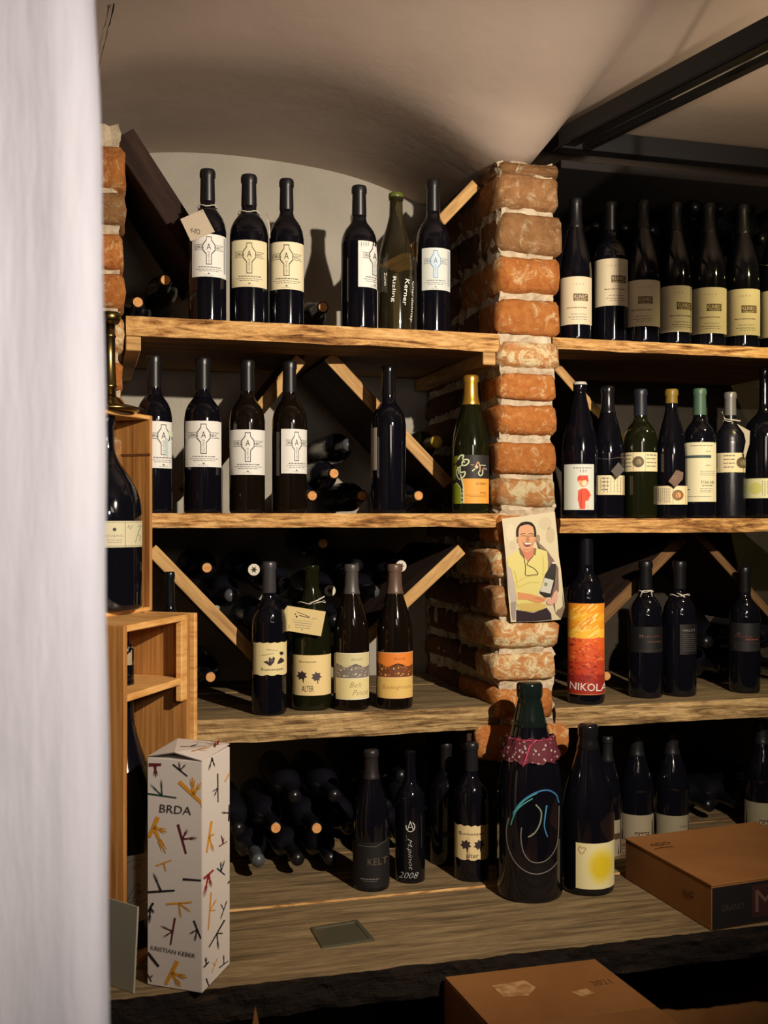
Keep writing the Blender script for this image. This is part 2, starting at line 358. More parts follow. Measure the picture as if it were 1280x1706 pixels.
def cord(parent, pts, r, mat, name='string', label=None):
    bm = bmesh.new(); tube(bm, pts, r, 6); o = obj(name, bm, mat, parent, smooth=True)
    if label: o['label'] = label
    return o
STR = flat(srgb(214, 206, 190), .8)
def neckloop(b, v, rr=1.12, r=.0011, mat=None):
    z = (HZ-v)/F*b.Y+E-b.zb; q = rad(b.kind, z/b.H)*b.R*rr+r
    return cord(b.root, [(q*math.cos(k*math.pi/9), q*math.sin(k*math.pi/9), z+.002*math.sin(k*1.3)) for k in range(19)], r, mat or STR)
def tagcard(b, corners, col, art=None, back=0.012, name='tag', label=None, folded=None):
    """a flat card hanging in front of the bottle; corners in u, v"""
    y = b.Y-b.R-back; inv = Matrix.Rotation(-b.root.rotation_euler.z, 3, 'Z')
    def fm(x, yv, l):
        yy = y-.00015*l; p = Vector(((x-CX)/F*yy, yy, E+(HZ-yv)/F*yy))-b.root.location; return inv @ p
    A = Art(); A.poly(corners, col, 0); A.poly(corners, col, -5)
    n = len(corners)
    if folded: A.poly(folded, tuple(c*.8 for c in col), -2)
    if art: art(A)
    o = A.build(name, fm, b.root, label=label)
    return o
CREAM = srgb(226, 210, 168); WHITE = srgb(222, 220, 214); INK = srgb(44, 42, 44); GREY = srgb(110, 106, 100)

def organic(u0, u1, v0, v1, paper=WHITE, ink=srgb(84, 82, 84), cx=None, cross=None, inner=None, side=False, l_=1):
    def f(A):
        w = u1-u0; h = v1-v0; c = cx if cx is not None else (u0+u1)/2
        A.rect(u0, v0, u1, v1, paper, 0)
        X = lambda x: c+x*min(w, 62); Y = lambda y: v0+y*h; cc = cross or ink
        A.poly([(X(a), Y(b)) for a, b in ((-.08, .06), (.08, .06), (.085, .14), (.19, .25), (.19, .38), (.085, .48), (.085, .72), (-.085, .72), (-.085, .48), (-.19, .38), (-.19, .25), (-.085, .14))], cc, 1)
        A.poly([(X(a), Y(b)) for a, b in ((-.06, .08), (.06, .08), (.065, .155), (.165, .265), (.165, .365), (.062, .465), (.062, .70), (-.062, .70), (-.062, .465), (-.165, .365), (-.165, .265), (-.065, .155))], inner or paper, 2)
        A.rect(X(-.42), Y(.245), X(-.20), Y(.255), ink, 1); A.rect(X(-.42), Y(.365), X(-.20), Y(.375), ink, 1)
        A.rect(X(.20), Y(.245), X(.42), Y(.255), ink, 1); A.rect(X(.20), Y(.365), X(.42), Y(.375), ink, 1)
        A.text('ORG', X(-.27), Y(.31), h*.075, ink, 3, w*.24); A.text('NIC', X(.27), Y(.31), h*.075, ink, 3, w*.22)
        A.text('A', X(0), Y(.30), h*.14, tuple(q*.6 for q in cc), 4, w*.13)
        for i, ch in enumerate('NARCHY'): A.text(ch, X(0), Y(.425+i*.049), h*.036, cc, 4, w*.055)
        A.tiny(X(-.30), X(.34), Y(.765), h*.02, ink); A.tiny(X(-.36), X(.38), Y(.82), h*.012, ink); A.tiny(X(-.28), X(.30), Y(.86), h*.012, ink)
        A.poly([(X(-.05), Y(.94)), (X(0), Y(.905)), (X(.05), Y(.94))], ink, 1); A.tiny(X(-.14), X(.12), Y(.96), h*.008, ink)
        if side: A.rect(u1-5, v0+3, u1-1.5, v1-8, srgb(176, 182, 190), 2)
    return f
# --- left bay, top shelf
YEL = srgb(214, 204, 168)
b1 = bottle('bordeaux', 346, 285, 62, Z1, .075, 'black bottle with square paper tag 110 on its neck, top left shelf', cap=capm(BLK), art=organic(321, 377, 391, 462, cx=348, side=True))
neckloop(b1, 346)
def a110(A):
    A.stroke([(316, 384), (320.5, 380.5), (318.5, 388)], .9, INK); A.stroke([(322, 385), (327, 381), (324.5, 390)], .9, INK)
    A.stroke([(320, 385.5), (325, 386.5)], .7, INK); A.ring(330.5, 386, 2.6, 3.6, .9, INK); A.ell(336, 352.2, .9, .9, srgb(60, 50, 40), 1)
tagcard(b1, [(300.5, 365), (338, 348.5), (358, 386), (318, 402)], srgb(196, 180, 158), a110, label='square paper tag with handwritten 110')
b2 = bottle('bordeaux', 415, 294, 64, Z1, .075, 'black bottle with crumpled yellowed cross label, second from left on top left shelf', cap=capm(BLK), art=organic(387, 444, 401, 479, YEL, srgb(96, 90, 70)))
neckloop(b2, 356)
cord(b2.root, [(.035, -.018, b2.H*.74), (.040, -.024, b2.H*.66), (.0415, -.022, b2.H*.58)], .0012, STR)
b3 = bottle('bordeaux', 477.5, 301, 58, Z1, .075, 'black bottle with smooth pale yellow cross label, third from left on top left shelf', cap=capm(BLK), art=organic(448.5, 506.5, 404, 483, srgb(222, 212, 178), srgb(92, 86, 70)))
b4 = bottle('bordeaux', 598.5, 312, 60, Z1, .07, 'black bottle turned so its white cross label shows only at right, beside the green bottle', cap=capm(BLK), art=organic(597, 645, 402, 479, cx=624))
def ariz(A):
    ink = srgb(244, 242, 236)
    A.text('Zunm', 643, 465, 4.5, ink, 1, 22, 90); A.text('Rizling', 656, 483, 7, ink, 1, 42, 92)
    A.text('Kerner', 676.5, 487, 7, ink, 1, 44, 96); A.text('Chardonnay', 686.5, 500, 5, ink, 1, 70, 93)
b5 = bottle('burgundy', 660, 324, 60, Z1, .075, 'unlabelled olive green glass bottle with white handwriting running down it', glass='clear_olive', cap=flat(srgb(84, 96, 34), .35), capz=.955, art=ariz, part='handwriting')
b6 = bottle('bordeaux', 722, 302, 57, Z1, .075, 'black bottle with pale blue cross label, rightmost on top left shelf', cap=capm(BLK), art=organic(703.5, 750.5, 414, 484, srgb(208, 212, 206), srgb(120, 128, 136), cx=726, cross=srgb(112, 150, 190), inner=srgb(196, 212, 224), side=True))
# --- left bay, second shelf
def art_a(A):
    organic(232, 286, 702, 780, cx=272)(A); A.ell(283.5, 722, 4.5, 5.5, srgb(206, 214, 186), 5); A.rect(274, 730, 279, 760, srgb(170, 196, 196), 5)
c1 = bottle('bordeaux', 257, 594, 59, Z2, .075, 'black bottle with cross label half hidden behind the upper wooden box', cap=capm(BLK), art=art_a)
c2 = bottle('bordeaux', 338, 598, 62, Z2, .075, 'black bottle with wide white cross label, next to the wooden box on second shelf', cap=capm(BLK), art=organic(309.5, 369, 701.5, 778))
c3 = bottle('bordeaux', 412, 602, 59, Z2, .075, 'dark brown tinted bottle with low white cross label, third on second left shelf', 'brown_glass', cap=capm(BLK), art=organic(384, 442, 716, 791))
c4 = bottle('bordeaux', 482.5, 604, 58, Z2, .075, 'dark bottle whose white cross label is turned right, fourth on second left shelf', 'brown_glass', cap=capm(BLK), art=organic(469, 512, 715, 789, cx=494))
def art_e(A): A.rect(617, 712, 628.5, 783, srgb(176, 166, 156), 0); A.rect(629.5, 728, 632.5, 796, srgb(70, 68, 70), 1)
c5 = bottle('bordeaux', 647.5, 611, 58, Z2, .06, 'plain black bottle with only a label edge at its left, standing alone mid shelf', cap=capm(srgb(14, 14, 17), .15), art=art_e)
def art_f(A):
    dk = srgb(40, 36, 34); gr = srgb(134, 150, 30); og = srgb(226, 160, 66)
    P = lambda x, y: (740+x/12.8, 740+y/12.8)
    def pl(pts, c, l): A.poly([P(*q) for q in pts], c, l)
    def st(pts, w, c, l): A.stroke([P(*q) for q in pts], w/12.8, c, l)
    pl([(180, 235), (960, 235), (960, 1270), (180, 1270)], dk, 0)
    pl([(180, 250), (300, 250), (300, 350), (240, 420), (180, 430)], gr, 1); pl([(180, 470), (270, 430), (290, 560), (250, 760), (180, 780)], gr, 1)
    pl([(180, 860), (270, 820), (340, 900), (375, 1020), (380, 1270), (180, 1270)], gr, 1)
    pl([(380, 735), (950, 735), (950, 1265), (410, 1265), (430, 1000)], og, 1)
    wh = srgb(206, 214, 170)
    st([(310, 330), (350, 250), (420, 240), (400, 320)], 34, wh, 2); st([(400, 340), (500, 330), (535, 380), (470, 450), (400, 450), (400, 370), (450, 390)], 30, wh, 2)
    st([(350, 490), (360, 600), (450, 590), (440, 670), (380, 720), (360, 640)], 30, wh, 2); st([(390, 450), (300, 520), (280, 600), (300, 700), (350, 760)], 22, wh, 2)
    st([(300, 480), (330, 640)], 24, wh, 2); st([(375, 720), (420, 900), (425, 1240)], 28, wh, 2)
    st([(270, 820), (340, 900), (372, 1010), (378, 1270)], 14, wh, 2)
    for y in range(900, 1240, 90): st([(385, y), (400, y+50)], 26, dk, 3); st([(400, y+50), (412, y+85)], 14, wh, 4)
    A.ell(*P(690, 490), 2.6, 2.6, srgb(250, 190, 130), 3)
    st([(570, 440), (640, 450)], 14, srgb(190, 150, 120), 2); st([(600, 575), (660, 530)], 26, wh, 2)
    st([(680, 470), (720, 385), (760, 480), (760, 590)], 22, srgb(214, 160, 120), 2); st([(740, 450), (880, 452)], 14, wh, 2)
    st([(760, 560), (730, 620), (770, 675), (815, 630), (815, 540)], 22, wh, 2); A.text('jta', P(860, 525)[0], P(860, 525)[1], 6, srgb(190, 170, 170), 3, 7)
    A.text('SIVI PINOT', *P(790, 845), 3.6, srgb(96, 60, 24), 3, 17); A.text('Brda', *P(825, 1035), 2.8, srgb(96, 60, 24), 3, 9)
    A.rect(*P(460, 1085), *P(900, 1092), srgb(140, 90, 30), 3); A.rect(*P(550, 1120), *P(890, 1127), srgb(140, 90, 30), 3)
c6 = bottle('burgundy', 784.5, 627, 62, Z2, .05, 'burgundy bottle with gold capsule and green, black and orange label', 'olive_glass', cap=flat(srgb(206, 160, 62), .3, .75), capz=.79, art=art_f, caplabel='gold foil capsule')
# --- left bay, third shelf
LEAF = srgb(52, 38, 46)
def leafy(A, x, y, r, c=LEAF, k=7, ph=0):
    pts = []
    for i in range(k*4):
        a = 2*math.pi*i/(k*4)+ph; q = r*(1.0 if i % 4 == 0 else .62 if i % 4 == 2 else .74); pts.append((x+q*math.cos(a), y+q*.95*math.sin(a)))
    A.poly(pts, c, 2); A.stroke([(x, y), (x+r*.3, y+r*1.3)], r*.16, c, 2)
CR2 = srgb(222, 206, 152)
def art_A(A):
    P = lambda x, y: (410+x*.1172, 1000+y*.1172)
    top = [P(105+k*49, 600+(6 if k % 2 else -6)) for k in range(11)]; bot = [P(595-k*49, 1060+(-9 if k % 3 == 0 else 7)) for k in range(11)]
    A.poly(top+bot, CR2, 0)
    A.poly([P(*q) for q in ((250, 870), (300, 850), (320, 880), (330, 800), (370, 830), (385, 795), (410, 820), (395, 880), (345, 930), (300, 900))], LEAF, 2)
    A.ell(*P(360, 850), 2.6, 2.6, srgb(92, 74, 96), 3)
    A.poly([P(*q) for q in ((440, 900), (460, 850), (490, 815), (530, 850), (535, 880), (505, 870), (480, 900), (450, 905))], LEAF, 2)
    A.poly([P(*q) for q in ((470, 740), (495, 730), (525, 745), (525, 770), (500, 790), (478, 770))], LEAF, 2)
    A.text('Šumenjak', *P(375, 978), 6.5, INK, 2, 37); A.text('MERANOVO', *P(370, 705), 1.9, GREY, 2, 18, 8); A.text('VINOGRAD', *P(305, 765), 1.9, GREY, 2, 20, -10)
GC = capm(srgb(72, 70, 74), .35, .4)
d1 = bottle('bordeaux', 448.5, 937, 58, Z3, .042, 'black bottle with grey capsule and wavy edged cream leaf label', cap=GC, capz=.80, art=art_A, caplabel='grey capsule')
def art_B(A):
    P = lambda x, y: (410+x*.1172, 1000+y*.1172)
    A.rect(488, 1091, 552.5, 1158, srgb(226, 202, 146), 0)
    leafy(A, *P(800, 1065), 9, LEAF, 7, .3); leafy(A, *P(1000, 1080), 9, srgb(74, 62, 66), 7, .1)
    A.text('Šumenjak', *P(885, 868), 4.2, INK, 2, 28); A.text('ALTER', *P(880, 1250), 9.5, INK, 2, 19)
d2 = bottle('burgundy', 519, 941, 66, Z3, .075, 'bottle with folded cream paper tag and ALTER label with two dark leaves', 'olive_glass', cap=None, art=art_B)
neckloop(d2, 1003)
def art_tag2(A):
    P = lambda x, y: (410+x*.1172, 1000+y*.1172)
    A.stroke([P(720, 165), P(790, 190), P(900, 235)], .9, INK); A.stroke([P(760, 215), P(830, 235), P(905, 245)], 1.2, INK); A.text('2007', *P(970, 263), 2.2, GREY, 1, 8, 7)
    A.ell(*P(700, 200), 1.6, 1.4, srgb(90, 100, 60), 1); A.ell(*P(720, 232), 1.6, 1.8, INK, 1)
    for i, (a, b_) in enumerate(((650, 960), (680, 935), (700, 920), (700, 910))):
        y0 = 275+i*35; x = a
        while x < b_: A.stroke([P(x, y0+(x-a)*.12), P(min(x+26, b_), y0+(x+26-a)*.12)], .5 if i == 0 else .9, GREY); x += 34
    A.ell(*P(795, 420), 1, 1, INK, 1); A.text('S', *P(612, 375), 6, srgb(130, 140, 80), 1, 3)
tagcard(d2, [(479, 1009), (543, 1019), (535, 1060), (479.5, 1051)], srgb(218, 196, 140), art_tag2, name='paper_tag', label='folded cream paper tag', folded=[(479, 1009), (474, 1016), (473, 1056), (479.5, 1051)])
cord(d2.root, [(.026, -.045, d2.H*.79), (.012, -.052, d2.H*.765), (-.004, -.055, d2.H*.745)], .0014, STR)
def ducal(x0, x1, v0, v1, sky, dark, low, name1, name2, edge):
    def f(A):
        h = v1-v0; w = x1-x0; rs = random.Random(5)
        A.rect(x0, v0, x1, v1, edge, 0); m = v0+h*.54
        A.rect(x0+1, v0+1, x1-1, m-.5, sky, 1); A.rect(x0+1, m+1, x1-1, v1-2, low, 1)
        A.poly([(x0+1, m-.5), (x0+1, v0+h*.26)]+[(x0+1+w*.97*k/12, v0+h*(.23+.10*abs(math.sin(k*1.35)))) for k in range(13)]+[(x1-1, m-.5)], dark, 2)
        for k in range(30): A.ell(x0+rs.uniform(.08, .92)*w, v0+h*rs.uniform(.30, .50), rs.uniform(.8, 1.8), rs.uniform(.8, 2.0), tuple(a*.5+b*.5 for a, b in zip(sky, dark)) if k % 3 else tuple(a*.8+b*.2 for a, b in zip(low, sky)), 3, 7)
        A.text('ducal', x0+w*.62, v0+h*.13, 4.6, tuple(q*.45 for q in sky), 2, 18)
        if name2: A.text(name1, x0+w*.60, v0+h*.68, 9, srgb(120, 96, 60), 2, 20, hand=True); A.text(name2, x0+w*.74, v0+h*.85, 9, srgb(120, 96, 60), 2, 26, hand=True)
        else: A.text(name1, x0+w*.54, v0+h*.76, 9.5, srgb(120, 84, 44), 2, 46, hand=True)
    return f
d3 = bottle('burgundy', 585.5, 941, 60, Z3, .05, 'bottle with grey and cream Beli pinot label, left of the orange labelled one', 'brown_glass', cap=capm(srgb(70, 66, 62), .4), capz=.80, art=ducal(560, 615, 1087.5, 1165, srgb(206, 196, 150), srgb(122, 114, 110), srgb(224, 208, 150), 'Beli', 'Pinot', srgb(226, 220, 196)), caplabel='grey capsule')
d4 = bottle('burgundy', 657.5, 941, 61, Z3, .042, 'bottle with orange and cream vineyard label and brown capsule, at right of its row', 'brown_glass', cap=capm(srgb(92, 70, 58), .4), capz=.80, art=ducal(628, 688, 1086.5, 1163, srgb(226, 130, 48), srgb(110, 62, 34), srgb(222, 186, 106), 'Sauvignon', None, srgb(226, 176, 130)), caplabel='brown capsule')
# --- right bay, top shelf
def klinec(u0, u1, v0, v1, bx, tone=srgb(214, 200, 168), blk=srgb(96, 72, 44)):
    def f(A):
        h = v1-v0; A.rect(u0, v0, u1, v1, tone, 0); y = v0+h*.36
        A.rect(bx, y, bx+23, y+12, blk, 1); A.text('KLINEC', bx+11.5, y+5, 6, srgb(214, 200, 168), 2, 20); A.tiny(bx+2, bx+21, y+9.6, 1, srgb(200, 186, 150), 2)
        A.tiny(bx-11, bx+2+20, v0+h*.64, 1.8, srgb(130, 110, 84)); A.tiny(bx-4, bx+20, v0+h*.78, .9, GREY); A.tiny(bx-8, bx+22, v0+h*.84, 1.1, GREY); A.tiny(bx-3, bx+21, v0+h*.89, .9, GREY)
        A.text('1 9 9 9', (u0+u1)/2+4, v0+h*.16, 3, srgb(176, 150, 112), 1, 18)
    return f
RT = [(959.5, 333, 53, 934, 986, 461.5, 541, 956, 'half hidden behind the brick pillar'), (1018.5, 338, 56, 990.5, 1046, 431.5, 510, 1019, 'with its label set higher than the others'),
      (1071, 336, 57, 1040.5, 1099.5, 467, 544, 1064, 'third from the brick pillar'), (1125.5, 340, 53, 1098.5, 1152, 476.5, 553.5, 1128, 'fourth from the brick pillar'),
      (1180.5, 341, 58, 1151, 1210.5, 479.5, 556, 1178, 'fifth from the brick pillar'), (1237, 343, 57, 1208, 1265.5, 482, 559, 1236, 'sixth from the brick pillar, brightly lit'),
      (1294, 345, 57, 1262, 1324, 484, 562, 1294, 'cut off by the right edge of the picture')]
r1 = []
ZR1 = [0, 0, 0, 0, 0, 0, 0]
for i, (u, vt, wd, u0, u1, v0, v1, bx, ds) in enumerate(RT):
    zb = E+.381
    r1.append(bottle('bordeaux' if i == 1 else 'burgundy', u, vt, wd, zb, .055 if i != 1 else .07, 'cream label bottle, top right shelf, '+ds, 'black_glass', cap=capm(srgb(16, 16, 18)), art=klinec(u0, u1, v0, v1, bx), group='cream labelled bottles on the top right shelf'))
cord(r1[6].root, [(-.035, -.02, .20), (-.01, -.045, .19), (.02, -.042, .205), (.03, -.03, .21)], .0012, STR)
# --- right bay, second shelf
ZR2 = E-.002
def art_g(A):
    P = lambda x, y: (930+x*.1328, 760+y*.1328); rd = srgb(208, 72, 36)
    A.rect(941, 773.5, 989, 849.5, srgb(208, 212, 200), 0)
    A.tiny(956, 985, 779, 1.5, srgb(120, 110, 110)); A.text('121', *P(315, 187), 4.2, srgb(120, 40, 40), 1, 10)
    A.ell(*P(318, 320), 7.5, 9.5, srgb(232, 150, 92), 1); A.poly([P(*q) for q in ((250, 330), (245, 270), (270, 243), (370, 243), (378, 330), (350, 300), (300, 310), (265, 300))], srgb(204, 66, 38), 2)
    A.ell(*P(328, 340), 4, 5, srgb(236, 206, 170), 3)
    A.poly([P(*q) for q in ((255, 430), (300, 405), (350, 405), (385, 440), (400, 500), (375, 560), (345, 560), (335, 665), (275, 665), (250, 540))], rd, 2)
    A.stroke([P(380, 440), P(400, 490), P(360, 555)], 1.6, srgb(224, 110, 60), 3); A.stroke([P(300, 440), P(290, 640)], 1, srgb(160, 30, 20), 3)
    A.poly([P(*q) for q in ((340, 570), (380, 600), (380, 665), (340, 665))], srgb(232, 196, 180), 2)
e1 = bottle('champagne', 966.5, 638, 60, ZR2, .06, 'bottle whose white label shows a painted red figure, beside the brick pillar', cap=flat(srgb(190, 186, 176), .5), capz=.985, art=art_g)
e1.root.children[0]  # glass
def winelab(x0, x1, v0, v1, seal=None, paper=CREAM, rows=4, mode=0, sealc=srgb(96, 84, 62)):
    def f(A):
        w = x1-x0; h = v1-v0; A.rect(x0, v0, x1, v1, paper, 0)
        def blk(a, b):
            for k in range(rows): A.tiny(x0+w*a, x0+w*b, v0+h*(.12+.78*k/rows), h*.05, GREY)
        def cols(a, b, n):
            for k in range(n):
                y = v0+h*.12; x = x0+w*(a+(b-a)*k/n)
                while y < v1-h*.2: q = A.rs.uniform(2, 5); A.rect(x, y, x+.8, min(y+q, v1-h*.1), GREY); y += q+1
        if mode == 0: blk(.04, .24); blk(.68, .95); A.rect(x0+w*.29, v0+1, x0+w*.30, v1-1, GREY); A.rect(x0+w*.64, v0+1, x0+w*.65, v1-1, GREY)
        elif mode == 1: cols(.06, .95, 9); blk(.30, .5)
        elif mode == 2: cols(.1, .5, 7); A.rect(x0+w*.54, v0+1, x0+w*.55, v1-1, GREY)
        elif mode == 3: blk(.30, .66); cols(.03, .15, 2); A.rect(x0+w*.18, v0+1, x0+w*.19, v1-1, GREY)
        elif mode == 4: A.ell(x0+w*.3, (v0+v1)/2, w*.16, h*.3, srgb(206, 206, 120)); cols(.45, .9, 8); A.ell(x0+3, (v0+v1)/2, 1, 1, INK)
        if seal:
            A.ell(seal, (v0+v1)/2, h*.29, h*.29, sealc, 2, 20); A.ell(seal+1, (v0+v1)/2, h*.13, h*.15, tuple(min(1, q*2.6) for q in sealc), 3); A.stroke([(seal-2, (v0+v1)/2-3), (seal, (v0+v1)/2), (seal+1, (v0+v1)/2+5)], 1.2, sealc, 4)
    return f
e2 = bottle('burgundy', 1013, 645, 54, ZR2, .075, 'slim bottle with small dark diamond tag hanging over its low cream label', cap=capm(BLK, .2), art=winelab(988, 1041, 792, 824.5, mode=1))
tagcard(e2, [(1018, 785), (1031, 770), (1041, 782), (1029, 797)], srgb(70, 60, 52), name='diamond_tag', label='small dark diamond tag')
neckloop(e2, 765, 1.0, .0008, flat(srgb(90, 80, 70)))
e3 = bottle('bordeaux', 1067.5, 650, 55, ZR2, .065, 'bottle with a high narrow cream label bearing a round seal, between two slim bottles', 'olive_glass', cap=capm(srgb(30, 32, 44), .4), art=winelab(1039.5, 1095, 753.5, 785.5, 1064, mode=0))
def taglines(A): A.tiny(1121, 1130, 793, .8, srgb(150, 120, 90)); A.tiny(1120, 1129, 797, .8, srgb(150, 120, 90)); A.ell(1132, 784, .8, .8, srgb(20, 16, 14), 1)
e4 = bottle('burgundy', 1119, 650, 52, ZR2, .05, 'bottle with golden green capsule and brown leather tag above a low cream label', cap=flat(srgb(126, 102, 34), .4), capz=.895, art=winelab(1093.5, 1145, 809.5, 840.5, 1129, mode=2, sealc=srgb(136, 98, 60)), caplabel='golden green capsule')
tagcard(e4, [(1114, 802), (1127, 783), (1139, 787), (1138, 798), (1126, 812)], srgb(104, 76, 56), taglines, name='leather_tag', label='brown leather tag')
def art_k(A):
    A.rect(1139.5, 737, 1192.5, 836, srgb(220, 212, 176), 0); A.rect(1142, 758.5, 1184, 763, srgb(58, 76, 76), 1)
    A.tiny(1152, 1186, 742, 1.2, GREY); A.tiny(1176, 1184, 752, .8, GREY); A.tiny(1176, 1184, 775, .8, GREY)
    for k in range(3): A.tiny(1167, 1190, 785+k*3, .8, GREY)
    A.text('ŠTEKAR', 1178.5, 803, 5.6, srgb(50, 48, 44), 1, 21); A.tiny(1170, 1187, 808.5, 1, INK)
    for k in range(3): A.tiny(1167, 1186, 814+k*2.6, .8, GREY)
    A.tiny(1147, 1184, 827, .9, GREY); A.tiny(1146, 1151, 815, 1, INK)
e5 = bottle('bordeaux', 1166, 649, 54, ZR2, .055, 'bottle with green capsule and tall cream label crossed by a dark stripe', cap=capm(srgb(70, 98, 80), .4), capz=.80, art=art_k, caplabel='green capsule')
e6 = bottle('bordeaux', 1217, 655, 49, ZR2, .065, 'shiny bottle with grey capsule and a white string holding a paper tag', 'dull_glass', cap=capm(srgb(128, 126, 124), .35, .3), capz=.82, art=winelab(1192, 1241, 754.5, 787, 1236, mode=3), caplabel='grey capsule')
tagcard(e6, [(1228, 706), (1250, 718), (1249, 740), (1242, 763), (1239, 755), (1243, 735), (1240, 722)], srgb(176, 166, 146), name='paper_tag', back=.004)
neckloop(e6, 702); cord(e6.root, [(-.018, -.04, e6.H*.84), (-.012, -.036, e6.H*.785), (.004, -.036, e6.H*.775), (.022, -.034, e6.H*.765)], .0015, STR)
e7 = bottle('wide', 1274, 612, 66, ZR2, .075, 'broad shouldered long necked bottle cut off by the right picture edge', art=winelab(1241, 1307, 797, 830, mode=4, paper=srgb(224, 222, 170)))
tmp = Art(); tmp.rect(1235, 798, 1241, 830, srgb(150, 146, 128), 0)
# --- right bay, third shelf
Z3R = E-.404
def art_nik(A):
    rs = random.Random(2)
    A.rect(946.5, 1005, 1007, 1157, srgb(206, 120, 60), 0)
    cols = [srgb(232, 150, 34), srgb(240, 176, 44), srgb(236, 160, 40), srgb(244, 190, 60), srgb(224, 96, 40), srgb(210, 84, 38), srgb(190, 64, 34), srgb(150, 40, 30)]
    yy = [1006, 1022, 1034, 1048, 1063, 1082, 1102, 1124, 1156]
    for i, c in enumerate(cols):
        A.poly([(947.5, yy[i]), (1006, yy[i]), (1006, yy[i+1]), (947.5, yy[i+1])], c, 1)
    for k in range(60):
        y = rs.uniform(1008, 1060); x = rs.uniform(949, 990); L = rs.uniform(6, 14)
        A.stroke([(x, y+L*.5), (x+L*.6, y+L*.1), (x+L, y-L*.3)], rs.uniform(.8, 2), rs.choice([srgb(250, 206, 96), srgb(224, 132, 30), srgb(238, 170, 40), srgb(250, 220, 140)]), 2)
    for k in range(130):
        y = rs.uniform(1062, 1140); x = rs.uniform(949, 998); L = rs.uniform(3, 7); q = (y-1062)/78
        A.stroke([(x, y), (x+L*.5, y-rs.uniform(0, 3)), (x+L, y+rs.uniform(-1, 3))], rs.uniform(.7, 1.8), rs.choice([srgb(226, 110, 54), srgb(196, 60, 36), srgb(150, 40, 30), srgb(236, 140, 70)] if q < .6 else [srgb(120, 30, 26), srgb(170, 50, 34), srgb(206, 90, 50)]), 3)
    A.text('NIKOLA', 981, 1144, 12.5, srgb(232, 222, 216), 5, 60, 3)
f1 = bottle('bordeaux', 976.5, 884, 62, Z3R, .055, 'tall bottle with a fiery orange and yellow landscape label reading NIKOLA', art=art_nik, cap=capm(srgb(14, 14, 22), .3))
def art_d1(A):
    A.rect(1050, 1044, 1104, 1087, srgb(14, 13, 15), 0); A.text('Magnum', 1082, 1060, 5, srgb(96, 54, 36), 2, 30); A.tiny(1079, 1100, 1068, 1.6, srgb(84, 60, 44)); A.tiny(1064, 1102, 1083, .8, srgb(60, 54, 50))
    A.text('M', 1069, 1060, 7, srgb(80, 78, 76), 2, 5)
f2 = bottle('bordeaux', 1076, 936, 56, Z3R, .09, 'black labelled bottle with a white string bow, left one of two', art=art_d1, cap=capm(srgb(18, 18, 20)))
neckloop(f2, 985, 1.0); cord(f2.root, [(-.012, -.03, f2.H*.745), (-.006, -.032, f2.H*.79), (.012, -.032, f2.H*.795), (.014, -.034, f2.H*.75)], .0012, STR)
def art_d2(A):
    A.rect(1133, 1040, 1161, 1090, srgb(15, 14, 16), 0); A.text('MERLOT', 1147, 1050, 4, srgb(110, 106, 104), 2, 20)
    for k in range(9): A.tiny(1138, 1158, 1056+k*3.4, .9, srgb(74, 70, 70), 2)
f3 = bottle('bordeaux', 1132.5, 936, 55, Z3R, .09, 'black labelled bottle with string at the neck, right one of two', art=art_d2, cap=capm(srgb(18, 18, 20)))
neckloop(f3, 991, 1.15); cord(f3.root, [(-.004, -.03, f3.H*.77), (.006, -.032, f3.H*.755), (.012, -.032, f3.H*.74)], .0014, STR)
def art_d3(A):
    A.rect(1220, 1038, 1265, 1085, srgb(22, 21, 23), 0); A.text('Merlot', 1240, 1060, 5, srgb(96, 40, 36), 2, 26); A.text('M', 1232, 1056, 5, srgb(86, 84, 84), 2, 4); A.tiny(1243, 1262, 1064, 2, srgb(130, 60, 50), 3)
    for k in range(5): A.tiny(1225, 1262, 1070+k*3, .7, srgb(58, 56, 56), 2)
f4 = bottle('bordeaux', 1241, 946, 50, Z3R, .09, 'black bottle with faint red lettering, standing alone on the third right shelf', art=art_d3, cap=capm(srgb(18, 18, 20)))
# --- bench
def art_kel(A):
    A.rect(588, 1402, 651, 1478, srgb(20, 19, 21), 0); A.text('KELT', 629, 1434, 11, srgb(88, 78, 64), 2, 32); A.tiny(601, 632, 1462, 1.8, srgb(110, 104, 96)); A.tiny(604, 628, 1466, .8, srgb(110, 104, 96)); A.stroke([(598, 1408), (625, 1409), (650, 1399)], .8, srgb(96, 88, 80), 2)
g1 = bottle('burgundy', 618.5, 1250, 61, ZB, at_t(618.5, 0) and -.02, 'bottle with black KELT label and dark ribbed capsule on the bench', art=art_kel, cap=capm(srgb(34, 30, 32), .4))
def art_mp(A):
    ink = srgb(190, 190, 190)
    A.ring(684, 1376, 7, 8, 1.4, ink, 1, -60, 200); A.stroke([(679, 1382), (684, 1367), (689, 1382)], 1.3, ink); A.stroke([(681, 1377), (688, 1377)], 1.1, ink)
    A.text('M.pinot', 683, 1422, 9, ink, 1, 52, 87, hand=True); A.text('2008', 681, 1457, 10, ink, 1, 32, hand=True)
g2 = bottle('bordeaux', 683.5, 1250, 50, ZB, 0.0, 'slim black bottle with white handwriting down its front and 2008', art=art_mp, cap=None, part='handwriting')
def art_vi(A): A.text('Vina', 747, 1417, 5, srgb(90, 88, 90), 1, 16); A.rect(736, 1384, 756, 1394, srgb(40, 38, 42), 1)
g3 = bottle('bordeaux', 743, 1238, 52, ZB, .085, 'dark bottle standing behind the small cream ALTER bottle on the bench', art=art_vi, cap=capm(srgb(22, 22, 25), .4))
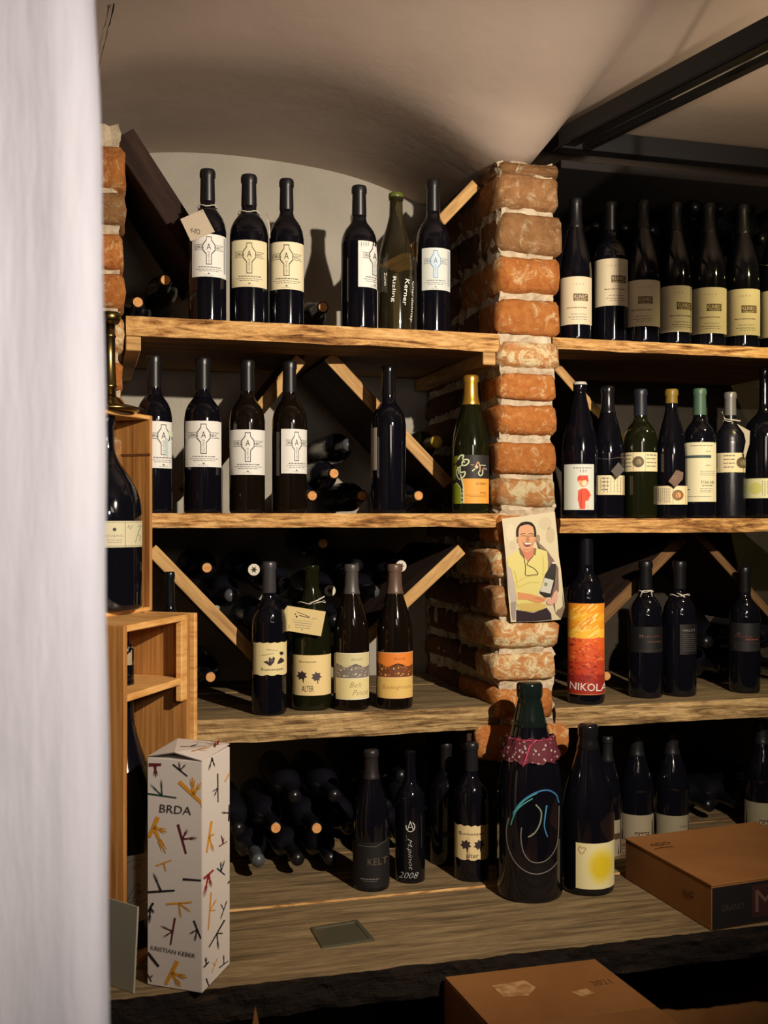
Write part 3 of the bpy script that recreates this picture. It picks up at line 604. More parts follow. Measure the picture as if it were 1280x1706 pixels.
def art_al(A):
    P = lambda x, y: (640+x/4, 1120+y/4)
    A.poly([P(470+k*22.5, 1018+(5 if k % 2 else -4)) for k in range(11)]+[P(695-k*22.5, 1243+(5 if k % 3 else -3)) for k in range(11)], srgb(218, 196, 146), 0)
    leafy(A, *P(547, 1145), 9.5, LEAF, 7, .3); leafy(A, *P(633, 1145), 9.5, LEAF, 7, .1)
    A.text('Šumenjak', *P(585, 1072), 7, INK, 2, 41); A.text('alter', *P(590, 1215), 8, INK, 2, 20)
g4 = bottle('bordeaux', 785.5, 1238, 58, ZB, -.02, 'bottle with cream label of two dark vine leaves, left of the big magnum', art=art_al, cap=capm(srgb(26, 26, 30), .35))
def art_mag(A):
    P = lambda x, y: (640+x/4, 1120+y/4); bl = srgb(44, 96, 140); tq = srgb(58, 140, 150); gy = srgb(116, 110, 104)
    A.stroke([P(*q) for q in ((865, 950), (900, 880), (960, 820), (1030, 785), (1090, 782), (1140, 820), (1160, 880))], 3.2, bl, 1, 2)
    A.stroke([P(*q) for q in ((870, 935), (920, 860), (970, 820), (1020, 795))], 3.6, tq, 2, 1.5); A.stroke([P(*q) for q in ((850, 1020), (880, 930), (930, 870), (990, 830))], 1.8, srgb(70, 150, 140), 2)
    A.stroke([P(*q) for q in ((838, 975), (822, 1060), (830, 1160), (870, 1250), (940, 1310), (1020, 1330), (1100, 1310), (1150, 1270))], 2.0, gy, 1, 1.4)
    A.stroke([P(*q) for q in ((920, 1025), (915, 1090), (930, 1180), (970, 1240), (1030, 1255), (1090, 1235), (1135, 1180), (1155, 1100), (1160, 900))], 1.8, gy, 1, 1.2)
    A.stroke([P(*q) for q in ((1010, 870), (1045, 920), (1035, 1000), (1000, 1060), (960, 1085))], 2.2, srgb(120, 128, 110), 1); A.stroke([P(*q) for q in ((990, 1060), (975, 1085))], 1.4, gy, 1)
    A.stroke([P(*q) for q in ((1080, 880), (1070, 950), (1065, 1020), (1085, 1090))], 2.6, srgb(54, 120, 160), 1, 1.5)
g5 = bottle('champagne', 882.5, 1138, 110, ZB, 0, 'very large black bottle painted with a blue swirl, red dotted ribbon at its neck', art=art_mag, p=pz(882.5, 1488, ZB).xy, cap=capm(srgb(18, 26, 24), .12), capz=.80, part='painted_swirl')
def ribbon(b, v0, v1):
    z0 = (HZ-v1)/F*b.Y+E-b.zb; z1 = (HZ-v0)/F*b.Y+E-b.zb; bm = bmesh.new(); n = 40; rows = 6; rings = []
    for j in range(rows+1):
        z = z0+(z1-z0)*j/rows; r0 = b.R*rad(b.kind, z/b.H)+.004
        rings.append([bm.verts.new(((r0+.0035*math.sin(k*2.5+j)+(.003 if 0 < j < rows else 0))*math.cos(2*math.pi*k/n), (r0+.0035*math.sin(k*2.5+j))*math.sin(2*math.pi*k/n), z+.003*math.sin(k*1.7))) for k in range(n)])
    for a, c in zip(rings, rings[1:]):
        for k in range(n): bm.faces.new((a[k], a[(k+1) % n], c[(k+1) % n], c[k]))
    m, nt, bs = newmat('dotted_cloth'); tc = nt.nodes.new('ShaderNodeTexCoord'); vo = N(nt, 'ShaderNodeTexVoronoi', Scale=110); nt.links.new(tc.outputs['Object'], vo.inputs['Vector'])
    rp = ramp(nt, [(0.22, srgb(168, 150, 148)), (0.30, srgb(84, 18, 34))]); nt.links.new(vo.outputs['Distance'], rp.inputs[0]); nt.links.new(rp.outputs[0], bs.inputs['Base Color']); bs.inputs['Roughness'].default_value = .8
    o = obj('cloth_ribbon', bm, m, b.root, smooth=True); o['label'] = 'red dotted cloth ribbon'
    q = b.R*rad(b.kind, z1/b.H)+.005; pk = flat(srgb(170, 56, 84), .6)
    cord(b.root, [(q*math.cos(k*math.pi/9), q*math.sin(k*math.pi/9), z1-.003) for k in range(19)], .0016, pk)
    cord(b.root, [(.014, -q-.004, z1), (0, -q-.006, z1-.012), (-.010, -q-.010, z0), (-.013, -q-.011, z0-.006)], .0018, pk)
ribbon(g5, 1224, 1262)
def art_yl(A):
    A.rect(960.5, 1403, 1024, 1479, srgb(216, 206, 156), 0)
    for k, c in enumerate((srgb(216, 204, 136), srgb(216, 200, 112), srgb(214, 194, 84), srgb(212, 188, 56), srgb(210, 184, 30))):
        f = 1-k*.13; x = 1001; A.poly([(min(x+24*f*math.cos(a), 1022.5), min(1441+33*f*math.sin(a), 1477.5)) for a in [2*math.pi*i/24 for i in range(24)]], c, 1+k)
    A.stroke([(970, 1411), (967, 1409), (965, 1412), (966, 1416), (970, 1421), (975, 1415), (976, 1411), (973, 1410), (970, 1412)], .9, srgb(150, 84, 50), 2)
g6 = bottle('champagne', 980, 1208, 86, ZB, 0, 'dark bottle with square yellow blotch label and tiny heart', p=pz(980, 1480, ZB).xy, art=art_yl, cap=capm(srgb(20, 20, 22), .2), capz=.86)
def art_bk1(A): A.rect(1019, 1366, 1036, 1440, srgb(150, 138, 118), 0); A.rect(1022, 1388, 1034, 1398, srgb(76, 56, 40), 1)
g7 = bottle('burgundy', 1012, 1228, 46, ZB, .05, 'bottle peeking from behind the yellow label bottle', art=art_bk1, cap=capm(srgb(26, 26, 28)))
g8 = bottle('burgundy', 1061, 1222, 56, ZB, .13, 'pale labelled bottle behind the bench carton, nearer the yellow label bottle', art=klinec(1033, 1089, 1357, 1435, 1058, srgb(150, 140, 118), srgb(78, 58, 36)), cap=capm(srgb(26, 26, 28)))
def art_bk2(A): A.rect(1091, 1358, 1148, 1435, srgb(140, 132, 110), 0); A.tiny(1133, 1144, 1375, 2.5, srgb(110, 96, 76)); A.rect(1110, 1392, 1132, 1404, srgb(80, 62, 42), 1)
g9 = bottle('burgundy', 1119.5, 1220, 57, ZB, .13, 'pale labelled bottle behind the middle of the bench carton', art=art_bk2, cap=capm(srgb(26, 26, 28)))
g10 = bottle('burgundy', 1270, 1200, 57, ZB, .10, 'pale labelled bottle behind the carton at the right picture edge', art=klinec(1242, 1299, 1337, 1415, 1266, srgb(140, 132, 110), srgb(78, 58, 36)), cap=capm(srgb(26, 26, 28)))

# ------------------------------------------------------------------ lying bottles in the racks
CORKM = None
def lying(u, v, t, R=.036, L=.30, end='cork', label=None, group='bottles lying in the racks', glass='dull_glass', kind='bordeaux'):
    p = px(u, v, t); root = thing('wine_bottle', label or 'dark bottle lying in the rack', 'bottle', p+Vector((N_.x*L, N_.y*L, 0)), (math.pi/2, 0, TH+random.uniform(-.015, .015)), group)
    g = link('glass_body', glassmesh(kind, glass), None, root); g.scale = (R, R, L)
    if end == 'cork':
        k = ('cork',)
        if k not in GM:
            bm = bmesh.new(); lathe(bm, [(.0, .0), (.0098, .0), (.0102, .002), (.0102, .0145), (.0094, .016), (0, .016)], 16)
            me = bpy.data.meshes.new('cork'); bm.to_mesh(me); bm.free(); me.materials.append(M['cork']); GM[k] = me
        link('cork', GM[k], None, root, loc=(0, 0, L-.012)); root.children[-1]['label'] = 'pale cork'
    elif end is not None:
        c = link('capsule', capmesh(kind, .80, end), None, root); c.scale = (R, R, L)
    return root
def foilstar(root, L, c1=srgb(214, 206, 190), c2=srgb(60, 50, 34)):
    A = Art(); A.ell(0, 0, .0125, .0125, c1, 0)
    for k in range(6): a = k*math.pi/3; A.poly([(.008*math.cos(a), .008*math.sin(a)), (.003*math.cos(a+.9), .003*math.sin(a+.9)), (0, 0), (.003*math.cos(a-.9), .003*math.sin(a-.9))], c2, 1)
    A.build('foil_disc', lambda x, y, l: Vector((x, y, L*1.0075+.0006+.0003*l)), root, label='pale foil disc with dark star')
SEG = []
def clear_of_boards(s, z, R):
    for (a, b, c, d, h) in SEG:
        L2 = (c-a)**2+(d-b)**2; k = min(max(((s-a)*(c-a)+(z-b)*(d-b))/L2, 0), 1)
        if math.hypot(a+k*(c-a)-s, b+k*(d-b)-z) < R+h: return False
    return True
for p0, p1, t0 in (((252, 915), (430, 1098), .10), ((770, 915), (560, 1112), .10), ((545, 585), (748, 806), .15), ((506, 590), (325, 815), .16), ((216, 246), (346, 448), .15), ((1140, 895), (985, 1050), .14), ((1160, 885), (1300, 1040), .14)):
    SEG.append((*sz(*p0, t0), *sz(*p1, t0), .015))
LY = []   # s, z, t used, radius: keeps the fill from running into these
def put(u, v, t, R=.036, fill=False, **k):
    s, z = sz(u, v, t)
    for (a, b, r) in LY:
        if math.hypot(a-s, b-z) < r+R-.004: return None
    LY.append((s, z, R)); return lying(u, v, t, R, **k)
KB = capm(srgb(20, 20, 24), .3); KG = capm(srgb(84, 86, 92), .35, .2)
def place(lst, where, T=.17):
    for (u, v, e, ds) in lst:
        s, z = sz(u, v, T); LY.append((s, z, .0335))
        if not clear_of_boards(s, z, .0335): print('BOARD CLASH', u, v)
        nm = f'bottle lying {where}, {ds}'
        if e == 'star': r = lying(u, v, T, .0335, end=KB, label=nm); foilstar(r, .30)
        elif e == 'gold': r = lying(u, v, T, .0335, end=flat(srgb(214, 184, 70), .4), label=nm, glass='olive_glass')
        elif e == 'grey': r = lying(u, v, T, .0335, end=KG, label=nm)
        elif e == 'dark': r = lying(u, v, T, .0335, end=KB, label=nm)
        else: r = lying(u, v, T, .0335, end='cork', label=nm)
place([(277, 467, 'cork', 'upper cork left of the tagged bottle'), (232, 504, 'cork', 'low cork beside the left brick pillar'), (537, 518-6, 'cork', 'cork between the two groups of bottles')], 'on the top left shelf')
place([(583, 741, 'grey', 'topmost grey end of the pile'), (556, 789, 'cork', 'middle cork of the pile'), (604, 826, 'cork', 'low dim cork beside the lone bottle'), (523, 826, 'cork', 'cork right of the fourth labelled bottle'), (697, 826, 'cork', 'single cork right of the lone bottle'), (731, 736, 'gold', 'yellow end above the lit divider')], 'on the second left shelf')
place([(345, 946, 'cork', 'dim cork above the lit divider'), (426, 949, 'star', 'starred end left of the grey capsule'), (541, 905, 'cork', 'highest dim cork of the pile'), (385, 992, 'grey', 'round grey end above the divider'), (471, 972, 'dark', 'dark end behind the first bottle'), (552, 984, 'star', 'starred end right of the paper tag'), (597, 942, 'dark', 'dark end behind the third bottle'), (667, 943, 'star', 'starred end right of the brown capsule'), (620, 986, 'grey', 'greyish end between third and fourth bottles'), (350, 1128, 'cork', 'lowest cork by the crate')], 'on the third left shelf')
BT = .065
place([(460, 1379, 'cork', 'left one of two bright corks'), (524, 1380, 'cork', 'right one of two bright corks'), (434, 1434, 'grey', 'grey end on the bench under the left cork'), (494, 1432, 'dark', 'dark end on the bench between the corks'), (553, 1431, 'dark', 'dark end on the bench beside the black label'), (400, 1381, 'dark', 'dark end beside the white gift box'), (586, 1378, 'dark', 'dark end right behind the black labelled bottle'), (493, 1327, 'dark', 'upper glinting end, left one'), (556, 1326, 'dark', 'upper glinting end, right one')], 'under the third shelf', BT)
place([(1012, 1126, 'cork', 'dim cork right of the orange label'), ], 'on the third right shelf')
ORD = ('first', 'second', 'third', 'fourth', 'fifth', 'sixth', 'seventh', 'eighth', 'ninth', 'tenth', 'eleventh', 'twelfth', 'thirteenth')
def fillpoly(poly, zfloor, t=.20, R=.0365, where=''):
    """more bottles behind, stacked in offset rows from the shelf up, inside a region given in u, v"""
    def inside(u, v):
        c = False; j = len(poly)-1
        for i in range(len(poly)):
            (x1, y1), (x2, y2) = poly[i], poly[j]
            if (y1 > v) != (y2 > v) and u < (x2-x1)*(v-y1)/(y2-y1)+x1: c = not c
            j = i
        return c
    us = [p[0] for p in poly]; s0 = sz(min(us), 862, t)[0]; s1 = sz(max(us), 862, t)[0]; row = 0; z = zfloor+R+.003
    while row < 9:
        s = s0+(R if row % 2 else 0)
        cnt = 0
        while s < s1:
            p = W(s, t, z); u = CX+F*p.x/p.y; v = HZ-F*(z-E)/p.y
            if inside(u, v) and clear_of_boards(s, z, R) and all(math.hypot(a-s, b-z) > r+R-.003 for a, b, r in LY):
                LY.append((s, z, R)); lying(u, v, t, R, end=KB, label=f'dark bottle {where}, {ORD[row]} row up, {ORD[cnt]} from left'); cnt += 1
            s += 2*R+.001
        z += R*1.74; row += 1
fillpoly([(225, 520), (225, 470), (300, 450), (320, 520)], Z1, where='on the top left shelf')
fillpoly([(480, 860), (505, 800), (540, 750), (600, 760), (640, 860)], Z2, where='on the second left shelf')
fillpoly([(660, 860), (660, 790), (700, 800), (745, 860)], Z2, where='on the second left shelf')
fillpoly([(270, 930), (330, 890), (700, 890), (640, 1010), (545, 1100), (515, 1120), (450, 1090), (330, 985)], Z3, where='above the dividers of the third left shelf')
fillpoly([(560, 1445), (560, 1300), (700, 1290), (780, 1445)], ZB+.004, t=.17, where='under the third left shelf')
fillpoly([(945, 560), (945, 345), (1330, 335), (1330, 560)], Z1, t=.17, where='behind the top right shelf bottles')
fillpoly([(1160, 1160), (1180, 1050), (1230, 1020), (1330, 1060), (1330, 1160)], Z3R, where='on the third right shelf')
fillpoly([(1150, 1445), (1140, 1320), (1320, 1300), (1330, 1445)], ZB+.004, t=.2, where='under the third right shelf')

# ------------------------------------------------------------------ shelves
def roughboard(name, L, D, T, mat, parent, loc, amp=.004, seed=0, taper=None, front=True, nx=None, sag=None):
    """a board L long (x), D deep (y from front 0 back), T thick (top at z=0); its front face is an uneven sawn edge"""
    bm = bmesh.new(); nx = nx or int(L/.008); nz = 5; cols = []
    for i in range(nx+1):
        x = L*i/nx; ring = []; dz = noise.noise(Vector((x*9, seed, 3)))*amp*.5
        for k in range(nz+1):
            z = -T*k/nz; a = amp*(noise.noise(Vector((x*16, z*60, seed)))+.6*noise.noise(Vector((x*55, z*150, seed+9)))) if front else 0
            edge = .002 if k in (0, nz) else 0
            ring.append(bm.verts.new((x, a+edge, z+(dz if k == nz else 0))))
        ring.append(bm.verts.new((x, D, -T))); ring.append(bm.verts.new((x, D, 0))); cols.append(ring)
    n = len(cols[0])
    for a, b in zip(cols, cols[1:]):
        for k in range(n):
            f = bm.faces.new((a[k], b[k], b[(k+1) % n], a[(k+1) % n])); f.material_index = 0 if k < nz else 1
    for c, in ((cols[0],), (cols[-1],)):
        f = bm.faces.new(c); f.material_index = 1
    return obj(name, bm, mat, parent, loc=loc)
def shelf(label, u0, u1, ztop, T, mats, planks, group='rough plank shelves', seed=0, tilt=0.0, t0=0.0):
    s0 = sz(u0, 862, t0)[0]; s1 = sz(u1, 862, t0)[0]
    root = thing('plank_shelf', label, 'shelf', W(s0, t0, ztop), (0, -tilt, TH), group); d = 0
    for i, dd in enumerate(planks):
        roughboard('plank', s1-s0, dd-.003, T-(.004*i), mats, root, (0, d, -.0015*(i % 2)), .0045 if i == 0 else .001, seed+i*7, nx=None if i == 0 else 12); d += dd
    return root, s1-s0
sh1, L1 = shelf('plank shelf holding the tagged and green bottles, top of left bay', 210, 837, Z1, .037, [M['edge'], M['top']], [.24, .25], seed=1)
sh2, L2 = shelf('plank shelf in the left bay at eye level', 205, 838, Z2, .028, [M['edge'], M['top']], [.24, .25], seed=4)
sh3, L3 = shelf('thick weathered shelf with visible grey top, left bay', 205, 829, Z3, .048, [M['edge_old'], M['top_old']], [.13, .19, .17], seed=8)
sh4, L4 = shelf('plank shelf holding the cream labelled bottles, right bay', 921, 1420, E+.381, .024, [M['edge'], M['top']], [.24, .25], seed=12)
sh5, L5 = shelf('light plank shelf in the right bay beside the photograph', 934, 1420, ZR2, .031, [M['edge'], M['top']], [.24, .25], seed=15)
sh6, L6 = shelf('rough bark edged shelf below the orange NIKOLA bottle', 926, 1420, Z3R, .043, [M['edge_old'], M['top_old']], [.24, .25], seed=19)
# end battens under the upper shelf
for s_ in (0.0, L1-.04): box('batten', s_, s_+.028, .006, .49, -.037-.028, -.0375, M['divider'], sh1)
box('batten', L3-.06, L3-.01, .02, .49, -.048-.04, -.0485, M['dark_wood'], sh3)

# ------------------------------------------------------------------ diagonal rack dividers
def divider(label, p0, p1, th, t0, t1, mat, group='diagonal rack boards'):
    a = sz(*p0, t0); b = sz(*p1, t0); d = Vector((b[0]-a[0], b[1]-a[1])); L = d.length; ang = math.atan2(d.y, d.x)
    bm = bmesh.new(); addbox(bm, 0, L, 0, t1-t0, -th/2, th/2, .0015)
    loc = W(a[0], t0, a[1]); 
    bm.normal_update()
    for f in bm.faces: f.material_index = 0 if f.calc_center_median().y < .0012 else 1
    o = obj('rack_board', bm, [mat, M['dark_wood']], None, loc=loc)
    o.rotation_mode = 'QUATERNION'; o.rotation_quaternion = (Matrix.Rotation(TH, 3, 'Z') @ Matrix.Rotation(-ang, 3, 'Y')).to_quaternion()
    return tag(o, label, 'board', group)
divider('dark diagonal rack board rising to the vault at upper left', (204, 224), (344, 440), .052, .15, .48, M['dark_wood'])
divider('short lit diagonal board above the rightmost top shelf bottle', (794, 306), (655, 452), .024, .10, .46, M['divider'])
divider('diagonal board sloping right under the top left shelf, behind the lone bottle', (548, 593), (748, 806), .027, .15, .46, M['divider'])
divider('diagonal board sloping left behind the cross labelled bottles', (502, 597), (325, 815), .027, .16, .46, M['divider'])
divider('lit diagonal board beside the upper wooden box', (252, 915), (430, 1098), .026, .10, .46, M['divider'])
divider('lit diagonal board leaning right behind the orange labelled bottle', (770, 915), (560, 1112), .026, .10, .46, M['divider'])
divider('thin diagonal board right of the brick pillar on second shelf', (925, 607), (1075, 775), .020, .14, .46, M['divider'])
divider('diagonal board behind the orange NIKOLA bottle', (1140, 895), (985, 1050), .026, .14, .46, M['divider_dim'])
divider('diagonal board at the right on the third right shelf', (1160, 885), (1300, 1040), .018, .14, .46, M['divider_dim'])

# ------------------------------------------------------------------ bench
sb = -.405
benchL = 2.1; s0b = sz(120, 862, sb)[0]
bench = thing('plank_bench', 'wide weathered plank counter under the shelves', 'bench', W(s0b, sb, ZB), (0, 0, TH))
roughboard('plank', benchL, .325, .055, [M['bark'], M['top_old']], bench, (0, .003, 0), .007, 31)
roughboard('plank', benchL, .28, .050, [M['edge'], M['top_old']], bench, (0, .327, .004), .002, 33)
roughboard('plank', benchL, .285, .050, [M['edge'], M['top_old']], bench, (0, .609, .004), .001, 35, nx=20)
for x in (.05, .70, 1.95): box('support', x, x+.09, .12, .85, -(ZB-0.0)+.001, -.056, M['plaster_dark'], bench)
# small glass dish let into the bench
gp = [pz(517, 1548, ZB), pz(596, 1535, ZB), pz(625, 1568, ZB), pz(536, 1581, ZB)]
gc = sum(gp, Vector())/4; bm = bmesh.new()
o1 = [bm.verts.new(p-gc+Vector((0, 0, .0005))) for p in gp]; o2 = [bm.verts.new((p-gc)*.98+Vector((0, 0, .004))) for p in gp]
o3 = [bm.verts.new((p-gc)*.84+Vector((0, 0, .004))) for p in gp]; o4 = [bm.verts.new((p-gc)*.80+Vector((0, 0, .002))) for p in gp]
for a, b in ((o1, o2), (o2, o3), (o3, o4)):
    for k in range(4): bm.faces.new((a[k], a[(k+1) % 4], b[(k+1) % 4], b[k]))
bm.faces.new(o4); bm.faces.new(o1)
tag(obj('glass_dish', bm, M['clear'], None, loc=gc), 'small square greenish glass dish lying flat on the bench', 'dish')

# ------------------------------------------------------------------ brick pillars
def brickmesh(seed):
    bm = bmesh.new(); nx, ny, nz = 9, 6, 5; g = {}
    lin = lambda n: [-.5, -.44]+[-.44+.88*k/(n-2) for k in range(1, n-2)]+[.44, .5]
    X, Y, Z = lin(nx), lin(ny), [-.5, -.36, 0, .36, .5]
    nx, ny, nz = len(X), len(Y), len(Z)
    for i, x in enumerate(X):
        for j, y in enumerate(Y):
            for k, z in enumerate(Z):
                if i in (0, nx-1) or j in (0, ny-1) or k in (0, nz-1):
                    e = (i in (0, nx-1))+(j in (0, ny-1))+(k in (0, nz-1)); f = 1-(0, 0, .045, .085)[e]
                    p = Vector((x*(f if e > 1 else 1), y*(f if e > 1 else 1), z*(1-(0, 0, .12, .22)[e])))
                    n = noise.noise_vector(p*2.1+Vector((seed*7.1, 0, 0)))*.05+noise.noise_vector(p*6.5+Vector((seed*3.3, 5, 0)))*.03
                    g[i, j, k] = bm.verts.new(p+Vector((n.x*.6, n.y*.5, n.z*1.1)))
    def q(*a): bm.faces.new([g[t] for t in a])
    for i in range(nx-1):
        for k in range(nz-1):
            for j in (0, ny-1): q((i, j, k), (i+1, j, k), (i+1, j, k+1), (i, j, k+1))
        for j in range(ny-1):
            for k in (0, nz-1): q((i, j, k), (i+1, j, k), (i+1, j+1, k), (i, j+1, k))
    for j in range(ny-1):
        for k in range(nz-1):
            for i in (0, nx-1): q((i, j, k), (i, j+1, k), (i, j+1, k+1), (i, j, k+1))
    me = bpy.data.meshes.new('brick'); bmesh.ops.recalc_face_normals(bm, faces=bm.faces); bm.to_mesh(me); bm.free(); me.shade_smooth(); return me
BM = {}
def brick(parent, c, dims, matn, rz=0):
    k = (random.randrange(6), matn)
    if k not in BM: BM[k] = brickmesh(k[0]+len(matn)); BM[k].materials.append(M[matn])
    o = link('brick', BM[k], None, parent, loc=c, rot=(random.uniform(-.02, .02), random.uniform(-.025, .025), rz)); o.scale = dims
    return o
def mortar(parent, s0, s1, t0, t1, z0, z1, name='mortar', mat='mortar', amp=.004):
    bm = bmesh.new(); addbox(bm, s0, s1, t0, t1, z0, z1)
    for ax in range(3):
        co = [v.co[ax] for v in bm.verts]; lo, hi = min(co), max(co); n = max(int((hi-lo)/.012), 1)
        no = Vector((0, 0, 0)); no[ax] = 1
        for k in range(1, n):
            pc = Vector((0, 0, 0)); pc[ax] = lo+(hi-lo)*k/n
            bmesh.ops.bisect_plane(bm, geom=bm.verts[:]+bm.edges[:]+bm.faces[:], plane_co=pc, plane_no=no)
    for v in bm.verts: v.co += noise.noise_vector(v.co*45)*amp*1.6+noise.noise_vector(v.co*130)*amp*.6
    return obj(name, bm, M[mat], parent)
PW = sz(934, 862, 0)[0]                 # pillar width
pil = thing('brick_pillar', 'pillar of old red bricks with lime mortar between the two shelf bays', 'pillar', W(0, 0, ZB+.006), (0, 0, TH))
yz = at_t(880, 0).y
def vz(v): return E+(HZ-v)/F*yz-(ZB+.006)
courses = [(294, 350, 831, 933, 'brick_brown'), (360, 421, 834, 938, 'brick_brown'), (431, 490, 833, 936, 'brick_orange'), (502, 557, 831, 934, 'brick_orange'), (571, 613, 832, 934, 'brick_lime'), (625, 666, 834, 927, 'brick_orange'), (677, 726, 832, 930, 'brick_orange'), (738, 788, 831, 927, 'brick_orange'),
           (799, 846, 829, 928, 'brick_lime'), (860, 904, 831, 928, 'brick_orange'), (916, 962, 823, 926, 'brick_lime'), (975, 1023, 826, 930, 'brick_brown'), (1034, 1079, 825, 933, 'brick_lime'), (1089, 1131, 824, 926, 'brick_lime'), (1146, 1196, 827, 923, 'brick_orange'), (1207, 1262, 796, 948, 'brick_orange')]
for i, (v0, v1, u0, u1, mn) in enumerate(courses):
    z0, z1 = vz(v1), vz(v0); a = sz(u0, 862, -.01)[0]; b = sz(u1, 862, -.01)[0]; dp = .12 if i % 2 else .245
    off = -.012
    brick(pil, ((a+b)/2, off+dp/2, (z0+z1)/2), (b-a, dp, (z1-z0)*1.04), mn)
    t = off+dp+.010; j = 0
    while t < .50:
        d2 = min(.245 if (i+j) % 2 == 0 else .12, .505-t)
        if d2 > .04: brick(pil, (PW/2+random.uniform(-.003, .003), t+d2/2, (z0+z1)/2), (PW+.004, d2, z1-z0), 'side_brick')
        t += d2+.010; j += 1
brick(pil, (PW/2, .11, vz(282)), (PW*.96, .23, .03), 'brick_brown')
mortar(pil, .004, PW-.018, .000, .495, vz(1262), vz(272), amp=.006)
# lower shaft, set back, with shade put into its dark colour
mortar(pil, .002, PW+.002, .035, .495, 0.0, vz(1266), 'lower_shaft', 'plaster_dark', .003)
# left pillar
uL = 207; sL = sz(uL, 862, 0)[0]
pl2 = thing('brick_pillar', 'brick pillar at far left behind the white wall and brass candlestick', 'pillar', W(sL-.13, 0, ZB+.006), (0, 0, TH))
yz = at_t(190, 0).y
for i, (v0, v1, mn) in enumerate([(242, 314, 'brick_orange'), (322, 374, 'brick_brown'), (388, 447, 'brick_orange'), (456, 512, 'brick_orange'), (528, 586, 'brick_lime'), (604, 650, 'brick_orange'), (664, 715, 'brick_orange'), (728, 780, 'brick_brown'), (792, 842, 'brick_brown'), (856, 906, 'brick_brown'), (918, 968, 'brick_brown'), (982, 1032, 'brick_brown'), (1046, 1096, 'brick_brown'), (1110, 1160, 'brick_brown'), (1174, 1224, 'brick_brown')]):
    z0, z1 = vz(v1), vz(v0); dp = .12 if i % 2 else .245
    brick(pl2, (.065+random.uniform(-.002, .002), -.008+dp/2, (z0+z1)/2), (.13+random.uniform(-.003, .003), dp, z1-z0), mn)
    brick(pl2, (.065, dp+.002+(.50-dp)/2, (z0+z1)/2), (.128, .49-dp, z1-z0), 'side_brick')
mortar(pl2, .004, .120, .006, .49, .0, vz(205))

# ------------------------------------------------------------------ printed photograph on the pillar
ph_t = -.030
ph_c = px(885, 945, ph_t); ph = thing('photo_print', 'photograph of a smiling man in yellow vest holding a bottle, on the brick pillar', 'photograph', ph_c, (0, 0, TH))
def phm(x, y, l):
    u = 820+x/8.123; v = 840+y/8.123; tt = ph_t-.00025*l+.012*max(0, (y-900)/700)**2
    p = px(u, v, tt)-ph_c; return Vector((p.xy.dot(D_), p.xy.dot(N_), p.z))
A = Art()
A.poly([(135, 195), (500, 150), (850, 100), (885, 450), (905, 700), (935, 900), (985, 1400), (930, 1560), (600, 1590), (255, 1597), (222, 1250), (185, 700), (155, 400)], srgb(202, 190, 158), 0)
A.build('paper', phm, ph, 60)
A = Art()
A.poly([(590, 480), (680, 560), (760, 640), (900, 860), (985, 1400), (930, 1555), (860, 1480), (840, 900)], srgb(126, 104, 84), 1)
sk = srgb(206, 152, 112); sk2 = srgb(176, 116, 82); ye = srgb(208, 196, 120); ye2 = srgb(190, 172, 84); hr = srgb(58, 44, 34); sh_ = srgb(180, 168, 160)
A.poly([(200, 780), (250, 830), (290, 1000), (350, 1200), (345, 1290), (260, 1330), (235, 1200), (215, 1000)], sh_, 1)          # left sleeve
A.poly([(745, 650), (830, 740), (900, 880), (905, 1180), (830, 1250), (760, 1000)], srgb(120, 96, 84), 2)                       # right sleeve
A.poly([(205, 720), (370, 620), (440, 700), (490, 790), (560, 700), (590, 590), (745, 640), (760, 800), (745, 1000), (640, 1180), (600, 1260), (740, 1390), (560, 1450), (360, 1430), (335, 1360), (330, 1250), (300, 1060), (260, 880), (215, 830)], ye, 3)
A.poly([(330, 1350), (560, 1330), (750, 1360), (700, 1420), (560, 1455), (400, 1445)], srgb(196, 170, 96), 4)
A.poly([(330, 1430), (560, 1470), (740, 1400), (800, 1480), (810, 1560), (600, 1585), (330, 1590)], srgb(46, 32, 40), 4)
A.poly([(258, 1330), (325, 1310), (318, 1560), (285, 1570), (262, 1480)], srgb(150, 140, 132), 4)
for q in (((320, 1060), (480, 980), (620, 960)), ((350, 1130), (500, 1060), (640, 1060)), ((300, 900), (330, 1000), (340, 1120)), ((690, 700), (700, 850), (690, 980))): A.stroke(q, 12, ye2, 4)
A.poly([(395, 590), (580, 590), (570, 680), (490, 790), (420, 690)], srgb(196, 120, 90), 4)                                       # neck
A.poly([(365, 590), (390, 600), (440, 700), (430, 730), (380, 670)], srgb(110, 90, 60), 5); A.poly([(575, 590), (600, 600), (590, 690), (560, 690)], srgb(120, 100, 66), 5)
A.poly([(345, 420), (350, 300), (400, 262), (530, 262), (580, 330), (590, 420), (572, 540), (530, 630), (470, 650), (400, 620), (360, 540)], sk, 5)   # face
A.stroke([(346, 440), (344, 370), (358, 312), (395, 268), (440, 252), (490, 250), (535, 266), (568, 308), (584, 370), (584, 440)], 30, hr, 6); A.stroke([(385, 280), (440, 262), (500, 258), (550, 284)], 36, hr, 6)
for (x_, y_, rx, ry, c_) in ((250, 380, 60, 120, srgb(210, 198, 168)), (720, 260, 90, 90, srgb(194, 180, 148)), (790, 420, 60, 110, srgb(188, 172, 140)), (280, 560, 50, 60, srgb(196, 182, 152)), (620, 470, 30, 60, srgb(150, 126, 98))): A.ell(x_, y_, rx, ry, c_, 0.5)
A.ell(350, 490, 16, 34, sk2, 4); A.ell(585, 480, 12, 34, sk2, 4)
A.stroke([(388, 412), (420, 396), (455, 404)], 9, hr, 7); A.stroke([(495, 404), (530, 396), (565, 408)], 9, hr, 7)
A.stroke([(395, 432), (425, 424), (455, 434)], 7, srgb(90, 50, 36), 7); A.stroke([(500, 436), (530, 426), (560, 434)], 7, srgb(90, 50, 36), 7)
